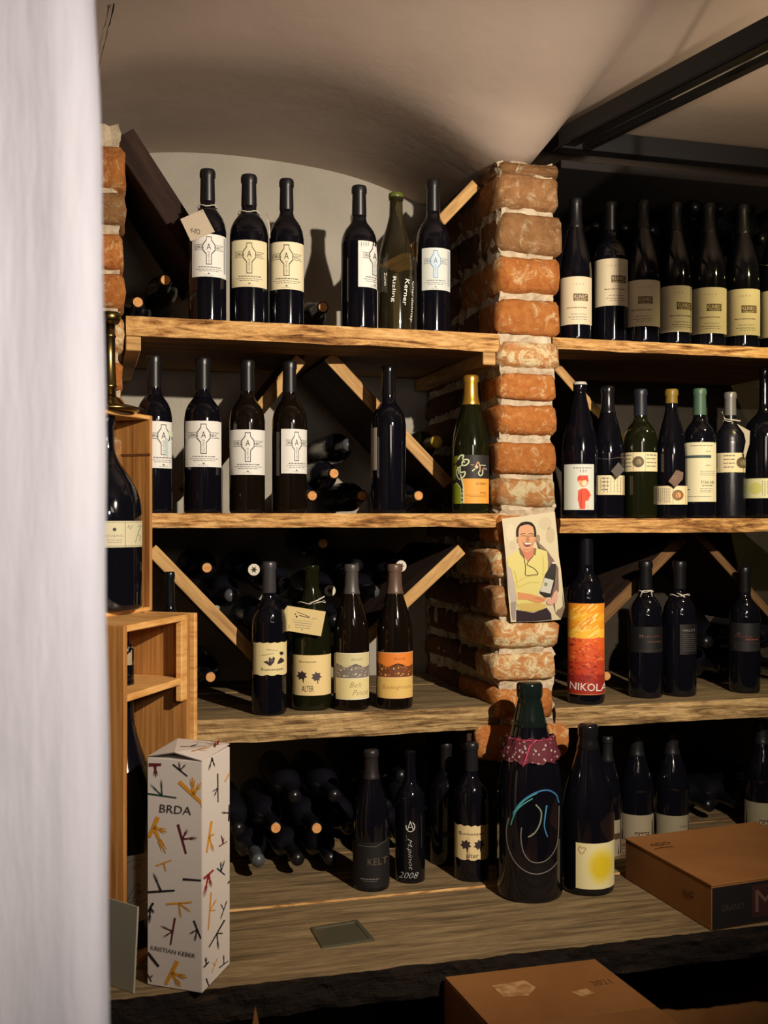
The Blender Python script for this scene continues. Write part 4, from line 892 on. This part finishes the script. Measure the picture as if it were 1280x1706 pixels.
A.poly([(470, 420), (492, 420), (510, 480), (490, 500), (460, 488)], sk2, 6); A.stroke([(458, 492), (485, 502), (512, 490)], 6, srgb(120, 66, 48), 7)
A.poly([(425, 520), (480, 516), (545, 518), (520, 565), (480, 578), (445, 565)], srgb(120, 50, 40), 7); A.poly([(435, 524), (540, 522), (520, 545), (450, 545)], srgb(226, 216, 196), 8)
A.stroke([(410, 480), (420, 530), (440, 575)], 5, sk2, 7); A.stroke([(560, 480), (560, 530), (540, 570)], 5, sk2, 7); A.stroke([(420, 600), (480, 622), (530, 600)], 14, srgb(186, 132, 100), 6)
A.stroke([(430, 700), (455, 860), (450, 945), (480, 965), (560, 955), (625, 945), (570, 870), (480, 820), (490, 780), (560, 700)], 9, srgb(54, 46, 34), 6)   # glasses on a cord
A.poly([(350, 1190), (520, 1215), (640, 1250), (745, 1265), (720, 1310), (640, 1340), (560, 1320), (470, 1290), (350, 1290)], srgb(204, 140, 92), 6)
for k in range(4): A.stroke([(560+k*30, 1270+k*10), (640+k*26, 1262+k*12)], 7, sk2, 7)
A.poly([(800, 1290), (840, 1190), (880, 1160), (895, 1250), (880, 1320), (800, 1365), (745, 1350), (740, 1310), (770, 1270)], srgb(206, 156, 136), 9)
A.poly([(650, 1200), (700, 1020), (720, 950), (790, 840), (815, 790), (860, 800), (870, 860), (860, 960), (850, 1080), (800, 1255), (720, 1260)], srgb(36, 32, 26), 7)
A.poly([(810, 790), (830, 778), (868, 790), (866, 808), (820, 808)], srgb(206, 190, 170), 8)
A.poly([(712, 995), (835, 1030), (790, 1210), (650, 1180)], srgb(190, 188, 176), 8); A.rect(710, 1060, 750, 1105, srgb(120, 134, 96), 9)
A.build('printed_picture', phm, ph, 60)

# ------------------------------------------------------------------ wooden boxes at left
def woodbox(label, p0, p1, depth, H, th, cut=None, opening=True, seed=0):
    """open-fronted box: opening edge from p0 (near) to p1 (far) at its base; body goes to the left of it"""
    d = (p1-p0); L = d.length; a = math.atan2(d.y, d.x)
    root = thing('wooden_box', label, 'box', p0, (0, 0, a), 'wooden bottle boxes stacked at left')
    # local x along the opening edge (away from the camera), local y to the left, away from the opening
    box('side_panel', 0, th, 0, depth, 0, H, M['pine'], root); box('side_panel', L-th, L, 0, depth, 0, H, M['pine'], root)
    box('top_panel', th, L-th, 0, depth, H-th, H, M['pine_flat'], root); box('bottom_panel', th, L-th, 0, depth, 0, th, M['pine_flat'], root)
    box('back_panel', th, L-th, depth-th*.7, depth, th, H-th, M['pine'], root)
    return root, L
zc = E-.175
bA = pz(207, 1043, zc); bA.z = ZB; y1 = 1.965; bB = Vector(((317-CX)/F*y1, y1, ZB))
crate, Lc = woodbox('lower open wooden crate with a middle shelf, standing on the bench', bA, bB, .30, zc-ZB, .011)
box('shelf', .011, Lc-.011, 0.002, .285, zc-ZB-.125, zc-ZB-.113, M['pine_flat'], crate)
box('groove_strip', Lc-.034, Lc-.011, 0, .012, zc-ZB-.155, zc-ZB-.011, M['pine_flat'], crate)
# loose lid board behind it
dd = (bB-bA).normalized()
q0 = bB+dd*.010; ld = thing('wooden_board', 'narrow upright board right behind the lower wooden crate', 'board', q0, (0, 0, math.atan2(dd.y, dd.x)))
box('plank', 0, .012, -.004, .24, 0, zc-ZB, M['pine_flat'], ld)
uA = pz(172, 1029, zc); uB = pz(254.5, 1017.5, zc); uB = uA+(uB-uA)
ubx, Lu = woodbox('tall narrow wooden box holding a big bottle, on top of the crate', uA, uB, .145, .3655, .008)
box('groove_strip', Lu-.0095, Lu-.008, .0, .13, .290, .2945, flat(srgb(96, 58, 26)), ubx, bev=0)
# big bottle in the upper box
def art_up(A):
    A.rect(168, 868, 238, 912, srgb(196, 188, 156), 0); A.rect(207.5, 870, 208.3, 911, srgb(110, 106, 90), 1); A.rect(168, 869.5, 238, 870.4, srgb(120, 114, 90), 1); A.rect(168, 909.5, 238, 910.4, srgb(120, 114, 90), 1)
    A.ell(191, 882, 3, 3, INK, 2, 9); A.text('ROJAC', 191, 893, 4.4, srgb(130, 122, 100), 1, 28); A.text('ROYAZ', 191, 899.5, 3, srgb(140, 132, 110), 1, 24); A.tiny(180, 202, 903, 1, srgb(140, 132, 110))
    A.stroke([(212, 880), (214, 875), (216, 882), (220, 874)], .7, srgb(120, 124, 118), 1); A.stroke([(224, 905), (230, 885), (234, 876), (228, 878)], .9, srgb(110, 116, 112), 1); A.stroke([(228, 890), (234, 896), (230, 902)], .7, srgb(110, 116, 112), 1)
pc = Vector((at_t(200, 0)))
ym = (uA.y+uB.y)/2-.008
h1 = bottle('jeroboam', 178, 690, 118, zc+.0095, 0, 'big dark bottle with pale two part label inside the tall wooden box', p=Vector(((177-CX)/F*ym, ym)), art=art_up)
# big bottle in the lower crate
def art_lo(A):
    A.rect(190, 1424, 256, 1536, srgb(190, 176, 156), 0)
    A.stroke([(210, 1437), (222, 1431), (236, 1436), (248, 1434)], .8, INK); A.stroke([(218, 1446), (222, 1442), (224, 1447), (230, 1441), (231, 1447)], .8, INK)
    A.stroke([(212, 1498), (216, 1488), (226, 1474), (230, 1478), (220, 1496), (228, 1490), (232, 1484), (231, 1491), (240, 1484)], .9, INK); A.stroke([(214, 1502), (224, 1500), (232, 1506), (246, 1500)], .8, INK)
ym2 = bA.y+.125
h2 = bottle('magnum', 200, 1130, 128, ZB+.0125, 0, 'very large bottle with grey handwritten label inside the lower crate', p=Vector(((200-CX)/F*ym2, ym2)), art=art_lo)
# small bottle seen on the crate shelf
ym3 = bA.y+.15
h3 = bottle('bordeaux', 208, 1050, 24, zc-.112, 0, 'small bottle with pale label on the shelf of the lower crate', p=Vector(((211-CX)/F*ym3, ym3)), art=lambda A: A.rect(196, 1078, 222, 1108, srgb(150, 130, 100), 0), cap=capm(srgb(90, 40, 30)))
# bottle standing behind the crate, seen between box and board
h4 = bottle('bordeaux', 278, 954, 40, Z3, .05, 'dark bottle standing behind the crate, only its neck showing', cap=capm(srgb(16, 18, 22), .2), p=at_t(283, .03), capz=.78)
# candlestick
cl = Vector(((182-CX)/F*1.935, 1.935, zc+.3660))
cs = thing('brass_candlestick', 'brass candlestick standing on the tall wooden box', 'candlestick', cl); cs.scale = (1.2, 1.2, 1.04)
bm = bmesh.new(); lathe(bm, [(0, 0), (.044, 0), (.045, .003), (.043, .006), (.022, .012), (.016, .020), (.012, .024), (0, .024)], 32); obj('base', bm, M['brass'], cs, smooth=True)
bm = bmesh.new(); lathe(bm, [(0, .023), (.010, .023), (.0105, .040), (.0118, .042), (.0105, .044), (.0088, .090), (.0088, .125), (.0102, .127), (.0102, .130), (.009, .132), (.0085, .150), (0, .150)], 24); obj('stem', bm, M['brass'], cs, smooth=True)
bm = bmesh.new(); lathe(bm, [(0, .149), (.013, .149), (.0165, .156), (.0175, .160), (.017, .167), (.015, .169), (.012, .162), (0, .160)], 28); obj('cup', bm, M['brass'], cs, smooth=True)

# ------------------------------------------------------------------ white gift box
gz = ZB+.001
g0 = pz(337, 1655, gz); gl = pz(245.5, 1640, gz); gr = pz(383, 1606, gz)
W1 = (gl-g0).length; W2 = (gr-g0).length; HG = E+(HZ-1269)/F*g0.y-gz
gift = thing('gift_box', 'tall white bottle gift box printed with coloured brush marks and BRDA', 'box', g0)
WB = srgb(206, 196, 188)
e1v = (gl-g0); e2v = (gr-g0)
bm = bmesh.new(); base = [Vector(), e1v, e1v+e2v, e2v]
lo = [bm.verts.new(p) for p in base]; hi = [bm.verts.new(p+Vector((0, 0, HG))) for p in base]
for k in range(4): bm.faces.new((lo[k], lo[(k+1) % 4], hi[(k+1) % 4], hi[k]))
bm.faces.new(lo); bm.faces.new(hi)
bmesh.ops.bevel(bm, geom=bm.edges[:], offset=.001, segments=2, affect='EDGES'); obj('carton', bm, flat(WB, .5), gift)
# lid flap slightly lifted
bm = bmesh.new(); up = Vector((0, 0, HG+.0012))
p_ = [up+Vector((0, 0, .0)), e1v+up, e1v+e2v+up+Vector((0, 0, .006)), e2v+up+Vector((0, 0, .004)), e1v*.5+up+Vector((0, 0, .010))]
v = [bm.verts.new(q) for q in p_]; bm.faces.new((v[0], v[4], v[3])); bm.faces.new((v[4], v[1], v[2])); bm.faces.new((v[4], v[2], v[3]))
v2 = [bm.verts.new(q+Vector((0, 0, -.0012))) for q in p_]; bm.faces.new((v2[0], v2[3], v2[4])); bm.faces.new((v2[4], v2[2], v2[1])); bm.faces.new((v2[4], v2[3], v2[2]))
obj('lid_flap', bm, flat(WB, .5), gift)
GO = srgb(206, 142, 42); BK = srgb(36, 30, 34); DR = srgb(96, 30, 34); NV = srgb(30, 40, 62); RD = srgb(140, 34, 40); GN = srgb(24, 62, 56)
def kmark(A, bar, arms, c, w=16, c2=None):
    A.stroke(bar, w, c, 1, w*.75)
    m = ((bar[0][0]+bar[-1][0])/2, (bar[0][1]+bar[-1][1])/2)
    for a in arms:
        dx, dy = a[0]-m[0], a[1]-m[1]; L = math.hypot(dx, dy) or 1; nx, ny = -dy/L, dx/L
        A.stroke([m, (m[0]+dx*.5, m[1]+dy*.5), a], w*.9, c2 or c, 1, w*.15)
        for o_ in (-.35, .35): A.stroke([(m[0]+dx*.5+nx*w*o_, m[1]+dy*.5+ny*w*o_), (a[0]+nx*w*o_*1.6-dx*.1, a[1]+ny*w*o_*1.6-dy*.1)], w*.25, c2 or c, 1, w*.08)
A = Art()
for bar, arms, c, w_ in ((((310, 248), (380, 248)), ((350, 320),), DR, 20), (((445, 247), (525, 315)), ((478, 232), (520, 245)), BK, 9), (((303, 412), (465, 436)), ((318, 358), (380, 330)), GN, 10),
    (((480, 345), (635, 495)), ((553, 320), (603, 350)), GO, 22), (((362, 545), (312, 660)), ((412, 628), (405, 748)), GO, 26), (((473, 585), (518, 750)), ((528, 612), (580, 660)), DR, 14),
    (((352, 820), (437, 787)), ((408, 855),), GO, 10), (((303, 972), (455, 958)), ((335, 860),), BK, 14), (((500, 893), (600, 897)), (), BK, 13), (((335, 1032), (303, 1085)), ((340, 1090), (312, 1150)), BK, 14),
    (((408, 1036), (550, 1020)), ((490, 1110), (545, 1075)), GO, 12), (((457, 1112), (432, 1265)), ((376, 1160), (390, 1225)), DR, 11), (((560, 1122), (600, 1222)), ((535, 1200), (565, 1240)), BK, 10), (((303, 1316), (366, 1392)), (), BK, 18),
    (((470, 1355), (405, 1490)), ((525, 1445), (487, 1500)), GO, 24), (((303, 1440), (325, 1480)), ((335, 1440),), BK, 9)):
    kmark(A, bar, arms, c, w_)
A.text('BRDA', 460, 502, 46, srgb(60, 52, 52), 2, 176, 5); A.text('KRISTIAN KEBER', 446, 1303, 24, srgb(60, 52, 52), 2, 250, 8)
nl = e1v.cross(Vector((0, 0, 1))).normalized(); nl = nl if nl.y < 0 else -nl
def gfl(x, y, l):
    a = min(max((605-x)/305, .004), .996); top = 235-(605-x)*.1; return e1v*a+Vector((0, 0, max(HG*(1-(y-top)/1293), .001)))+nl*(.0004+.0002*l)
A.build('printed_marks', gfl, gift, 40)
A = Art()
for bar, arms, c, w_ in ((((655, 200), (660, 235)), ((638, 285), (672, 265)), BK, 8), (((688, 303), (690, 465)), ((655, 408), (668, 432)), BK, 7), (((757, 480), (752, 575)), ((708, 525),), BK, 10), (((655, 570), (628, 745)), ((672, 640), (665, 745)), GO, 13),
    (((695, 716), (742, 690)), ((708, 650), (722, 668)), DR, 7), (((612, 890), (665, 846)), ((612, 995), (652, 942)), RD, 14), (((684, 838), (730, 880)), ((706, 800), (728, 795)), NV, 8), (((652, 970), (637, 1180)), ((682, 1010), (678, 1072)), GO, 8),
    (((740, 1030), (705, 1125)), ((705, 1040),), BK, 6), (((728, 1135), (640, 1278)), ((692, 1300), (720, 1210)), BK, 9), (((612, 1385), (640, 1360)), ((622, 1330),), BK, 10), (((688, 1345), (655, 1425)), ((660, 1365),), GO, 5), (((697, 1402), (750, 1370)), ((722, 1330),), BK, 7), (((757, 300), (730, 350)), (), GO, 8), (((625, 1450), (640, 1500)), (), BK, 8), (((748, 930), (757, 915)), (), BK, 9)):
    kmark(A, bar, arms, c, w_)
nr = e2v.cross(Vector((0, 0, 1))).normalized(); nr = nr if nr.x > 0 else -nr
def gfr(x, y, l):
    a = min(max((x-605)/155, .004), .996); top = 235-(x-605)*.55; hh = 1295-(x-605)*.36
    return e2v*a+Vector((0, 0, min(max(HG*(1-(y-top)/hh), .001), HG-.001)))+nr*(.0004+.0002*l)
A.build('printed_marks', gfr, gift, 40)
A = Art()
kmark(A, ((.1, .55), (.9, .50)), ((.3, .35), (.45, .75)), BK, .05); kmark(A, ((.35, .8), (.7, .75)), ((.45, .95),), GO, .05); kmark(A, ((.75, .2), (.95, .45)), ((.6, .15), (.9, .1)), RD, .05)
# simple marks on the lid, in box fractions
A2 = Art()
for pts, c, w_ in ((((.62, .40), (.20, .55)), BK, .03), (((.45, .45), (.40, .62)), BK, .04), (((.30, .22), (.12, .60)), GO, .035), (((.20, .35), (.08, .42)), GO, .03), (((.14, .80), (.55, .86)), BK, .03), (((.05, .62), (.16, .90)), RD, .05), (((.10, .76), (.22, .70)), RD, .04)): A2.stroke(pts, w_, c, 1, w_*.5)
A2.build('printed_marks', lambda x, y, l: e1v*x+e2v*y+Vector((0, 0, HG+.0085+.004*y)), gift)['kind'] = 'stuff'

# ------------------------------------------------------------------ grey card leaning at far left
cA = pz(222, 1655, ZB+.001); cB = pz(120, 1618, ZB+.001); topA = Vector(((229-CX)/F*(cA.y+.012), cA.y+.012, 0)); topA.z = E+(HZ-1511)/F*topA.y
root = thing('card_sheet', 'plain grey green card leaning against the wooden crate', 'card', cA)
bm = bmesh.new(); n_ = Vector((0.006, .002, 0)); lean = topA-cA
q = [Vector(), cB-cA, cB-cA+Vector((lean.x, lean.y, lean.z)), lean]
a_ = [bm.verts.new(p) for p in q]; b_ = [bm.verts.new(p+n_*.4) for p in q]
bm.faces.new(a_); bm.faces.new(b_)
for k in range(4): bm.faces.new((a_[k], a_[(k+1) % 4], b_[(k+1) % 4], b_[k]))
obj('sheet', bm, flat(srgb(150, 146, 128), .7), root)

# ------------------------------------------------------------------ cartons
def carton(label, c0, ex, ey, H, mats=None, group='cardboard cartons', flaps=True, name='cardboard_carton'):
    """c0 front corner on the ground; ex, ey edge vectors"""
    root = thing(name, label, 'carton', c0, group=group); X = ex.normalized(); Yv = ey.normalized(); lx, ly = ex.length, ey.length; th = .003
    def slab(nm, a, b, c, d, z0, z1, mat):     # along X a..b, along Y c..d
        bm = bmesh.new(); vs = [bm.verts.new(X*x+Yv*y+Vector((0, 0, z))) for x in (a, b) for y in (c, d) for z in (z0, z1)]
        for f in ((0, 1, 3, 2), (4, 6, 7, 5), (0, 4, 5, 1), (2, 3, 7, 6), (0, 2, 6, 4), (1, 5, 7, 3)): bm.faces.new([vs[i] for i in f])
        bmesh.ops.bevel(bm, geom=bm.edges[:], offset=.0008, segments=1, affect='EDGES'); return obj(nm, bm, mat, root)
    m = M['card']
    slab('body', 0, lx, 0, ly, 0, H-.004, m)
    if flaps: slab('flap', 0.001, lx-.001, 0.001, ly*.52-.0012, H-.0038, H, m); slab('flap', 0.001, lx-.001, ly*.52+.0012, ly-.001, H-.0038, H, m)
    else: slab('flap', -.001, lx+.001, -.001, ly+.001, H-.0038, H, m)
    return root, X, Yv, lx, ly
# on the bench
c0 = pz(1186, 1551, ZB+.001); hC = E+(HZ-1474)/F*c0.y-(ZB+.001); zt = ZB+.001+hC
cl_ = pz(1042.5, 1396, zt); cr_ = pz(1280, 1460, zt); ex = Vector((cl_.x-c0.x, cl_.y-c0.y, 0)); ey = Vector((cr_.x-c0.x, cr_.y-c0.y, 0)); ey = ey.normalized()*.33
ct, X, Yv, lx, ly = carton('flat brown carton with black front on the right of the bench', c0, ex, ey, hC, flaps=False)
nn = ey.cross(Vector((0, 0, 1))).normalized(); nn = nn if nn.y < 0 else -nn
A2 = Art(); A2.rect(.001, -hC+.006, ly, -.002, srgb(22, 17, 18), 0)
A2.text('GRANO', .045, -hC*.45, .012, srgb(58, 44, 38), 1, .05); A2.rect(.088, -hC+.012, .15, -.012, srgb(50, 24, 24), 1); A2.text('M', .118, -hC*.5, .04, srgb(92, 66, 58), 2, .045)
A2.build('printed_front', lambda x, y, l: Yv*x+Vector((0, 0, -y))+nn*(.001+.0003*l), ct, label='black printed front')
A = Art(); A.stroke([(.015, .21), (.035, .215), (.06, .212)], .004, srgb(70, 44, 26), 1)
A.ring(.045, .235, .022, .007, .0025, srgb(64, 40, 24), 1); A.stroke([(.032, .232), (.040, .238), (.048, .231), (.056, .238)], .002, srgb(64, 40, 24), 1)
A.build('printed_mark', lambda x, y, l: X*y+Yv*x+Vector((0, 0, hC+.0004)), ct)
A = Art(); A.stroke([(-.02, -.006), (-.015, .008), (-.010, -.006), (-.005, .008), (0, -.006)], .0018, srgb(84, 48, 28), 1); A.stroke([(.006, .008), (.006, -.008), (.014, -.006), (.013, 0), (.006, 0)], .0018, srgb(84, 48, 28), 1)
nx_ = X.cross(Vector((0, 0, 1))).normalized(); nx_ = nx_ if nx_.x < 0 else -nx_
A.build('printed_mark', lambda x, y, l: X*(.07-x)+Vector((0, 0, hC*.5-y))+nx_*.0008, ct)
# stack at the bottom: top corners back left, back right, front left
zq = E-.76; k0 = pz(740, 1627, zq); k1 = pz(992, 1597, zq); k2 = pz(812, 1705, zq)
eyk = (k2-k0).normalized()*.40; exk = (k1-k0)
org = k0+eyk
for i, (zz, hh, ds) in enumerate(((0.001, zq-.331, 'lower carton on the floor under the taped carton'), (zq-.328, .328, 'big brown carton with tape residue in the foreground, printed 2021'))):
    r_, X, Yv, lx, ly = carton(ds, Vector((org.x, org.y, zz)), exk, -eyk, hh)
A = Art(); A.text('2021', .235, .31, .018, srgb(96, 62, 34), 1, .035)
TP = textured('tape_residue', (1, 1, 1), [(0.4, srgb(156, 112, 70)), (0.6, srgb(190, 152, 106))], 60, 4, .3, 60, .35, .0006)
for q_ in ([(.06, .275), (.12, .27), (.125, .30), (.10, .325), (.06, .318)], [(.17, .33), (.20, .325), (.205, .345), (.18, .352)]):
    A3 = Art(); A3.poly(q_, TP, 1); A3.build('tape_residue', lambda x, y, l: X*x+Yv*(.62-y)+Vector((0, 0, .328+.0006)), r_, label='shiny tape residue')
A.build('printed_mark', lambda x, y, l: X*x+Yv*(.62-y)+Vector((0, 0, .328+.0006)), r_, label='printed year 2021')
# second carton, lower right, and one with an upright flap at left
zz = E-.93; ka = pz(1078, 1674, zz); kb = pz(1300, 1634, zz)
carton('dim reddish carton at the lower right corner', Vector((ka.x, ka.y, .001)), (kb-ka).normalized()*.42, Vector((-.08, .29, 0)), zz-.001)
zz = E-.90; fa = Vector((-.36, 1.50, .001))
r2, X, Yv, lx, ly = carton('low carton with one flap standing up, in front of the bench at left', fa, Vector((.22, .03, 0)), Vector((-.03, .12, 0)), E-.84-.001)
tp_ = [pz(412, 1706, E-.80), pz(424, 1669, E-.78), pz(442, 1706, E-.80)]
bm = bmesh.new(); a_ = [bm.verts.new(Vector(p)-fa) for p in (Vector((-.205, 1.54, E-.845)), Vector((-.1845, 1.545, E-.70)), Vector((-.155, 1.55, E-.845)))]; b_ = [bm.verts.new(q.co+Vector((0, .003, 0))) for q in a_]
bm.faces.new(a_); bm.faces.new(b_)
for k in range(3): bm.faces.new((a_[k], a_[(k+1) % 3], b_[(k+1) % 3], b_[k]))
obj('upright_flap', bm, M['card'], r2)

# ------------------------------------------------------------------ steel frame at the top right
fr = thing('steel_frame', 'black steel angle frame hanging under the vault at upper right', 'frame', (0, 0, 0))
za, zb_ = E+.775, E+.817
ca = pz(931, 862-.782/2.25*F, E+.782) if False else at_t(931, -.02)
ce = Vector(((1280-CX)/F*1.757, 1.757)); dv = (ce-ca).normalized(); nv = Vector((dv.y, -dv.x))
def bar(name, a, b, wd, z0, z1, mat, side):
    d = (b-a).normalized(); n = Vector((d.y, -d.x))*side; bm = bmesh.new()
    vs = [bm.verts.new((p.x, p.y, z)) for p in (a, a+n*wd, b, b+n*wd) for z in (z0, z1)]
    for f in ((0, 1, 3, 2), (4, 6, 7, 5), (0, 4, 5, 1), (2, 3, 7, 6), (0, 2, 6, 4), (1, 5, 7, 3)): bm.faces.new([vs[i] for i in f])
    bmesh.ops.bevel(bm, geom=bm.edges[:], offset=.0008, segments=1, affect='EDGES'); return obj(name, bm, mat, fr)
side = 1 if nv.x*1 > 0 else 1
endp = ca+dv*1.3
bar('steel_bar', ca, endp, .004, za, zb_, M['steel'], -1)
bar('steel_bar', ca+dv*.04, endp, .028, za+.0, za+.006, M['steel'], -1)
bar('glint_strip', ca+dv*.30-nv*.034, endp-nv*.034, .006, za+.004, za+.008, flat(srgb(190, 180, 160), .4), -1)  # pale bar stands in for a bright reflected line along the beam
bar('steel_bar', ca+dv*.04-nv*.045, endp-nv*.045, .018, za-.004, za+.010, M['steel'], -1)
c2_ = ca+D_*.75
bar('steel_bar', ca, c2_, .004, za, zb_, M['steel'], 1); bar('steel_bar', ca, c2_, .03, za, za+.006, M['steel'], -1)

hp = bmesh.new(); addbox(hp, .665, .90, 1.470, 1.476, E+.485, E+.66); obj('shade_panel', hp, M['steel'], fr)  # out-of-view panel added to shade the top right shelf
for x_ in (.68, .88): hr_ = bmesh.new(); tube(hr_, [(x_, 1.473, E+.66), (x_, 1.473, E+.90)], .004); obj('shade_panel_rod', hr_, M['steel'], fr)  # rods added only to carry the shading panel
# ------------------------------------------------------------------ the room
sC = sz(395, 862, .5)[0]; zpk = px(395, 259, .5).z-E; s7, z7 = sz(700, 330, .5); kk = (zpk-(z7-E))/(s7-sC)**2
def vault(s, t):
    sm = lambda x: min(max(x, 0), 1)**2*(3-2*min(max(x, 0), 1))
    z0 = zpk-kk*(0-sC)**2
    bay = zpk-kk*(s-sC)**2
    if s < sL: bay = max(zpk-kk*(sL-sC)**2-.3*(sL-s), .60)
    if s > 0: bay = z0
    if s > PW*.6:
        x = (s-PW-.62)/.68; arch = .90-.05*min(abs(x), 1)**2.2 if s < PW+1.3 else .85
        k = sm((s-PW*.6)/(PW*.7)); bay = z0*(1-k)+max(arch, z0)*k
    dip = math.exp(-((s-PW*.4)/(.17 if s < PW*.4 else .06))**2)*math.exp(-(t/.07)**2 if t < 0 else -(t/.5)**2)
    bay -= (z0-.738)*dip
    f = sm(-t/.7)
    top = 1.02-.10*max(0, -s-.9)
    return E+bay*(1-f)+max(top, bay)*f
bm = bmesh.new(); NS, NT = 130, 60; gv = []
for i in range(NS+1):
    s = -1.9+4.3*i/NS; row = []
    for j in range(NT+1):
        t = .53-3.9*(j/NT)**1.4; z = vault(s, t)+.006*noise.noise(Vector((s*3, t*3, 0))); row.append(bm.verts.new(W(s, t, z)))
    gv.append(row)
for i in range(NS):
    for j in range(NT): bm.faces.new((gv[i][j], gv[i+1][j], gv[i+1][j+1], gv[i][j+1]))
tag(obj('ceiling', bm, M['vault'], smooth=True), 'plastered vault with a flat arch over each bay', kind='structure')
def onvault(u, v):
    y = .8
    while y < 3:
        p = Vector(((u-CX)/F*y, y)); z = E+(HZ-v)/F*y; q = p-O_
        if z >= vault(q.dot(D_), q.dot(N_))-.002: return Vector((p.x, p.y, z-.010))
        y += .004
bm = bmesh.new(); cr = [(190, -4, 2.6), (188, 8, 3), (185, 20, 1.4), (183, 30, 2.4), (179, 38, .8), (178, 48, 1.6), (175, 60, .8), (173, 68, 1.4), (169, 84, .6), (166, 96, 1.2), (164, 108, .8), (163, 116, .4)]
pr = None
for u, v, w_ in cr:
    a, b = onvault(u-w_/2, v), onvault(u+w_/2, v); c_ = (bm.verts.new(a), bm.verts.new(b))
    if pr: bm.faces.new((pr[0], pr[1], c_[1], c_[0]))
    pr = c_
obj('crack', bm, flat(srgb(26, 20, 18), .9), bpy.data.objects['ceiling'])
tp = thing('dark_fill_board', 'dark board added over the right bay to blacken the space behind the frame', 'board', W(PW+.02, 0.04, E+.755), (0, 0, TH)); box('board', 0, 1.2, 0, .45, 0, .018, flat(srgb(30, 24, 22), .8), tp)  # board added to keep the space under the frame black
def quadwall(name, pts, mat, sub=1, amp=0, label=None):
    bm = bmesh.new(); vs = [bm.verts.new(p) for p in pts]; bm.faces.new(vs)
    o = obj(name, bm, mat); tag(o, label, kind='structure'); return o
bmw = bmesh.new(); addbox(bmw, -1.2, PW*.5, .5, .6, 0, E+1.25); tag(obj('wall_back', bmw, M['plaster'], loc=W(0, 0, 0), rot=(0, 0, TH)), 'pale plaster wall behind the left bay', kind='structure')
bmw = bmesh.new(); addbox(bmw, PW*.5+.001, 1.9, .5, .6, 0, E+.80); tag(obj('wall_back_right', bmw, M['plaster_dark'], loc=W(0, 0, 0), rot=(0, 0, TH)), 'plaster wall behind the right bay, shade painted into its dark colour', kind='structure')  # wall coloured dark in place of shade
bmw = bmesh.new(); addbox(bmw, PW*.5+.001, 1.9, .5, .6, E+.801, E+1.25); tag(obj('wall_back_upper', bmw, M['plaster'], loc=W(0, 0, 0), rot=(0, 0, TH)), 'plaster under the right arch above the steel frame', kind='structure')
bmw = bmesh.new(); addbox(bmw, -2.2, 3.2, -1.5, 3.6, -.05, 0); tag(obj('floor', bmw, M['floor']), kind='structure')
bmw = bmesh.new(); addbox(bmw, 2.3, 2.4, -1.5, 3.6, 0, 2.9); tag(obj('wall_right', bmw, M['plaster_dark']), kind='structure')
bmw = bmesh.new(); addbox(bmw, -2.2, 2.3, -1.5, -1.4, 0, 2.9); tag(obj('wall_rear', bmw, M['plaster_dark']), kind='structure')
# near wall end, out of focus at the left of the view
def uw(v): return 153+10*min(v/250, 1)+14*max(v-250, 0)/1450+1.5*math.sin(v/90)
bm = bmesh.new(); rows = []; yw = .72; NZ = 80
for i in range(NZ+1):
    v = 2300-3100*i/NZ; x = (uw(min(max(v, 0), 1706))-CX)/F*yw; z = E+(HZ-v)/F*yw; z = z if i else 0.0
    col = []
    for k in range(14):
        f = k/13; xx = x-.5*f**1.5; yy = yw+.010*noise.noise(Vector((xx*14, z*3, 1)))+(.012*(1-min(f/.1, 1))**2)
        col.append(bm.verts.new((xx, yy, z)))
    col = [bm.verts.new((x*1.6-.03, yw+.45, z))]+[bm.verts.new((x*1.07-.012, yw+.05, z))]+col+[bm.verts.new((-1.9, yw, z)), bm.verts.new((-1.9, yw+.45, z))]
    rows.append(col)
for a, b in zip(rows, rows[1:]):
    for k in range(len(a)): bm.faces.new((a[k], a[(k+1) % len(a)], b[(k+1) % len(b)], b[k]))
tag(obj('wall_left', bm, M['white_wall'], smooth=False), 'whitewashed wall end close to the camera', kind='structure')
bpy.data.objects['wall_left'].data.shade_smooth()
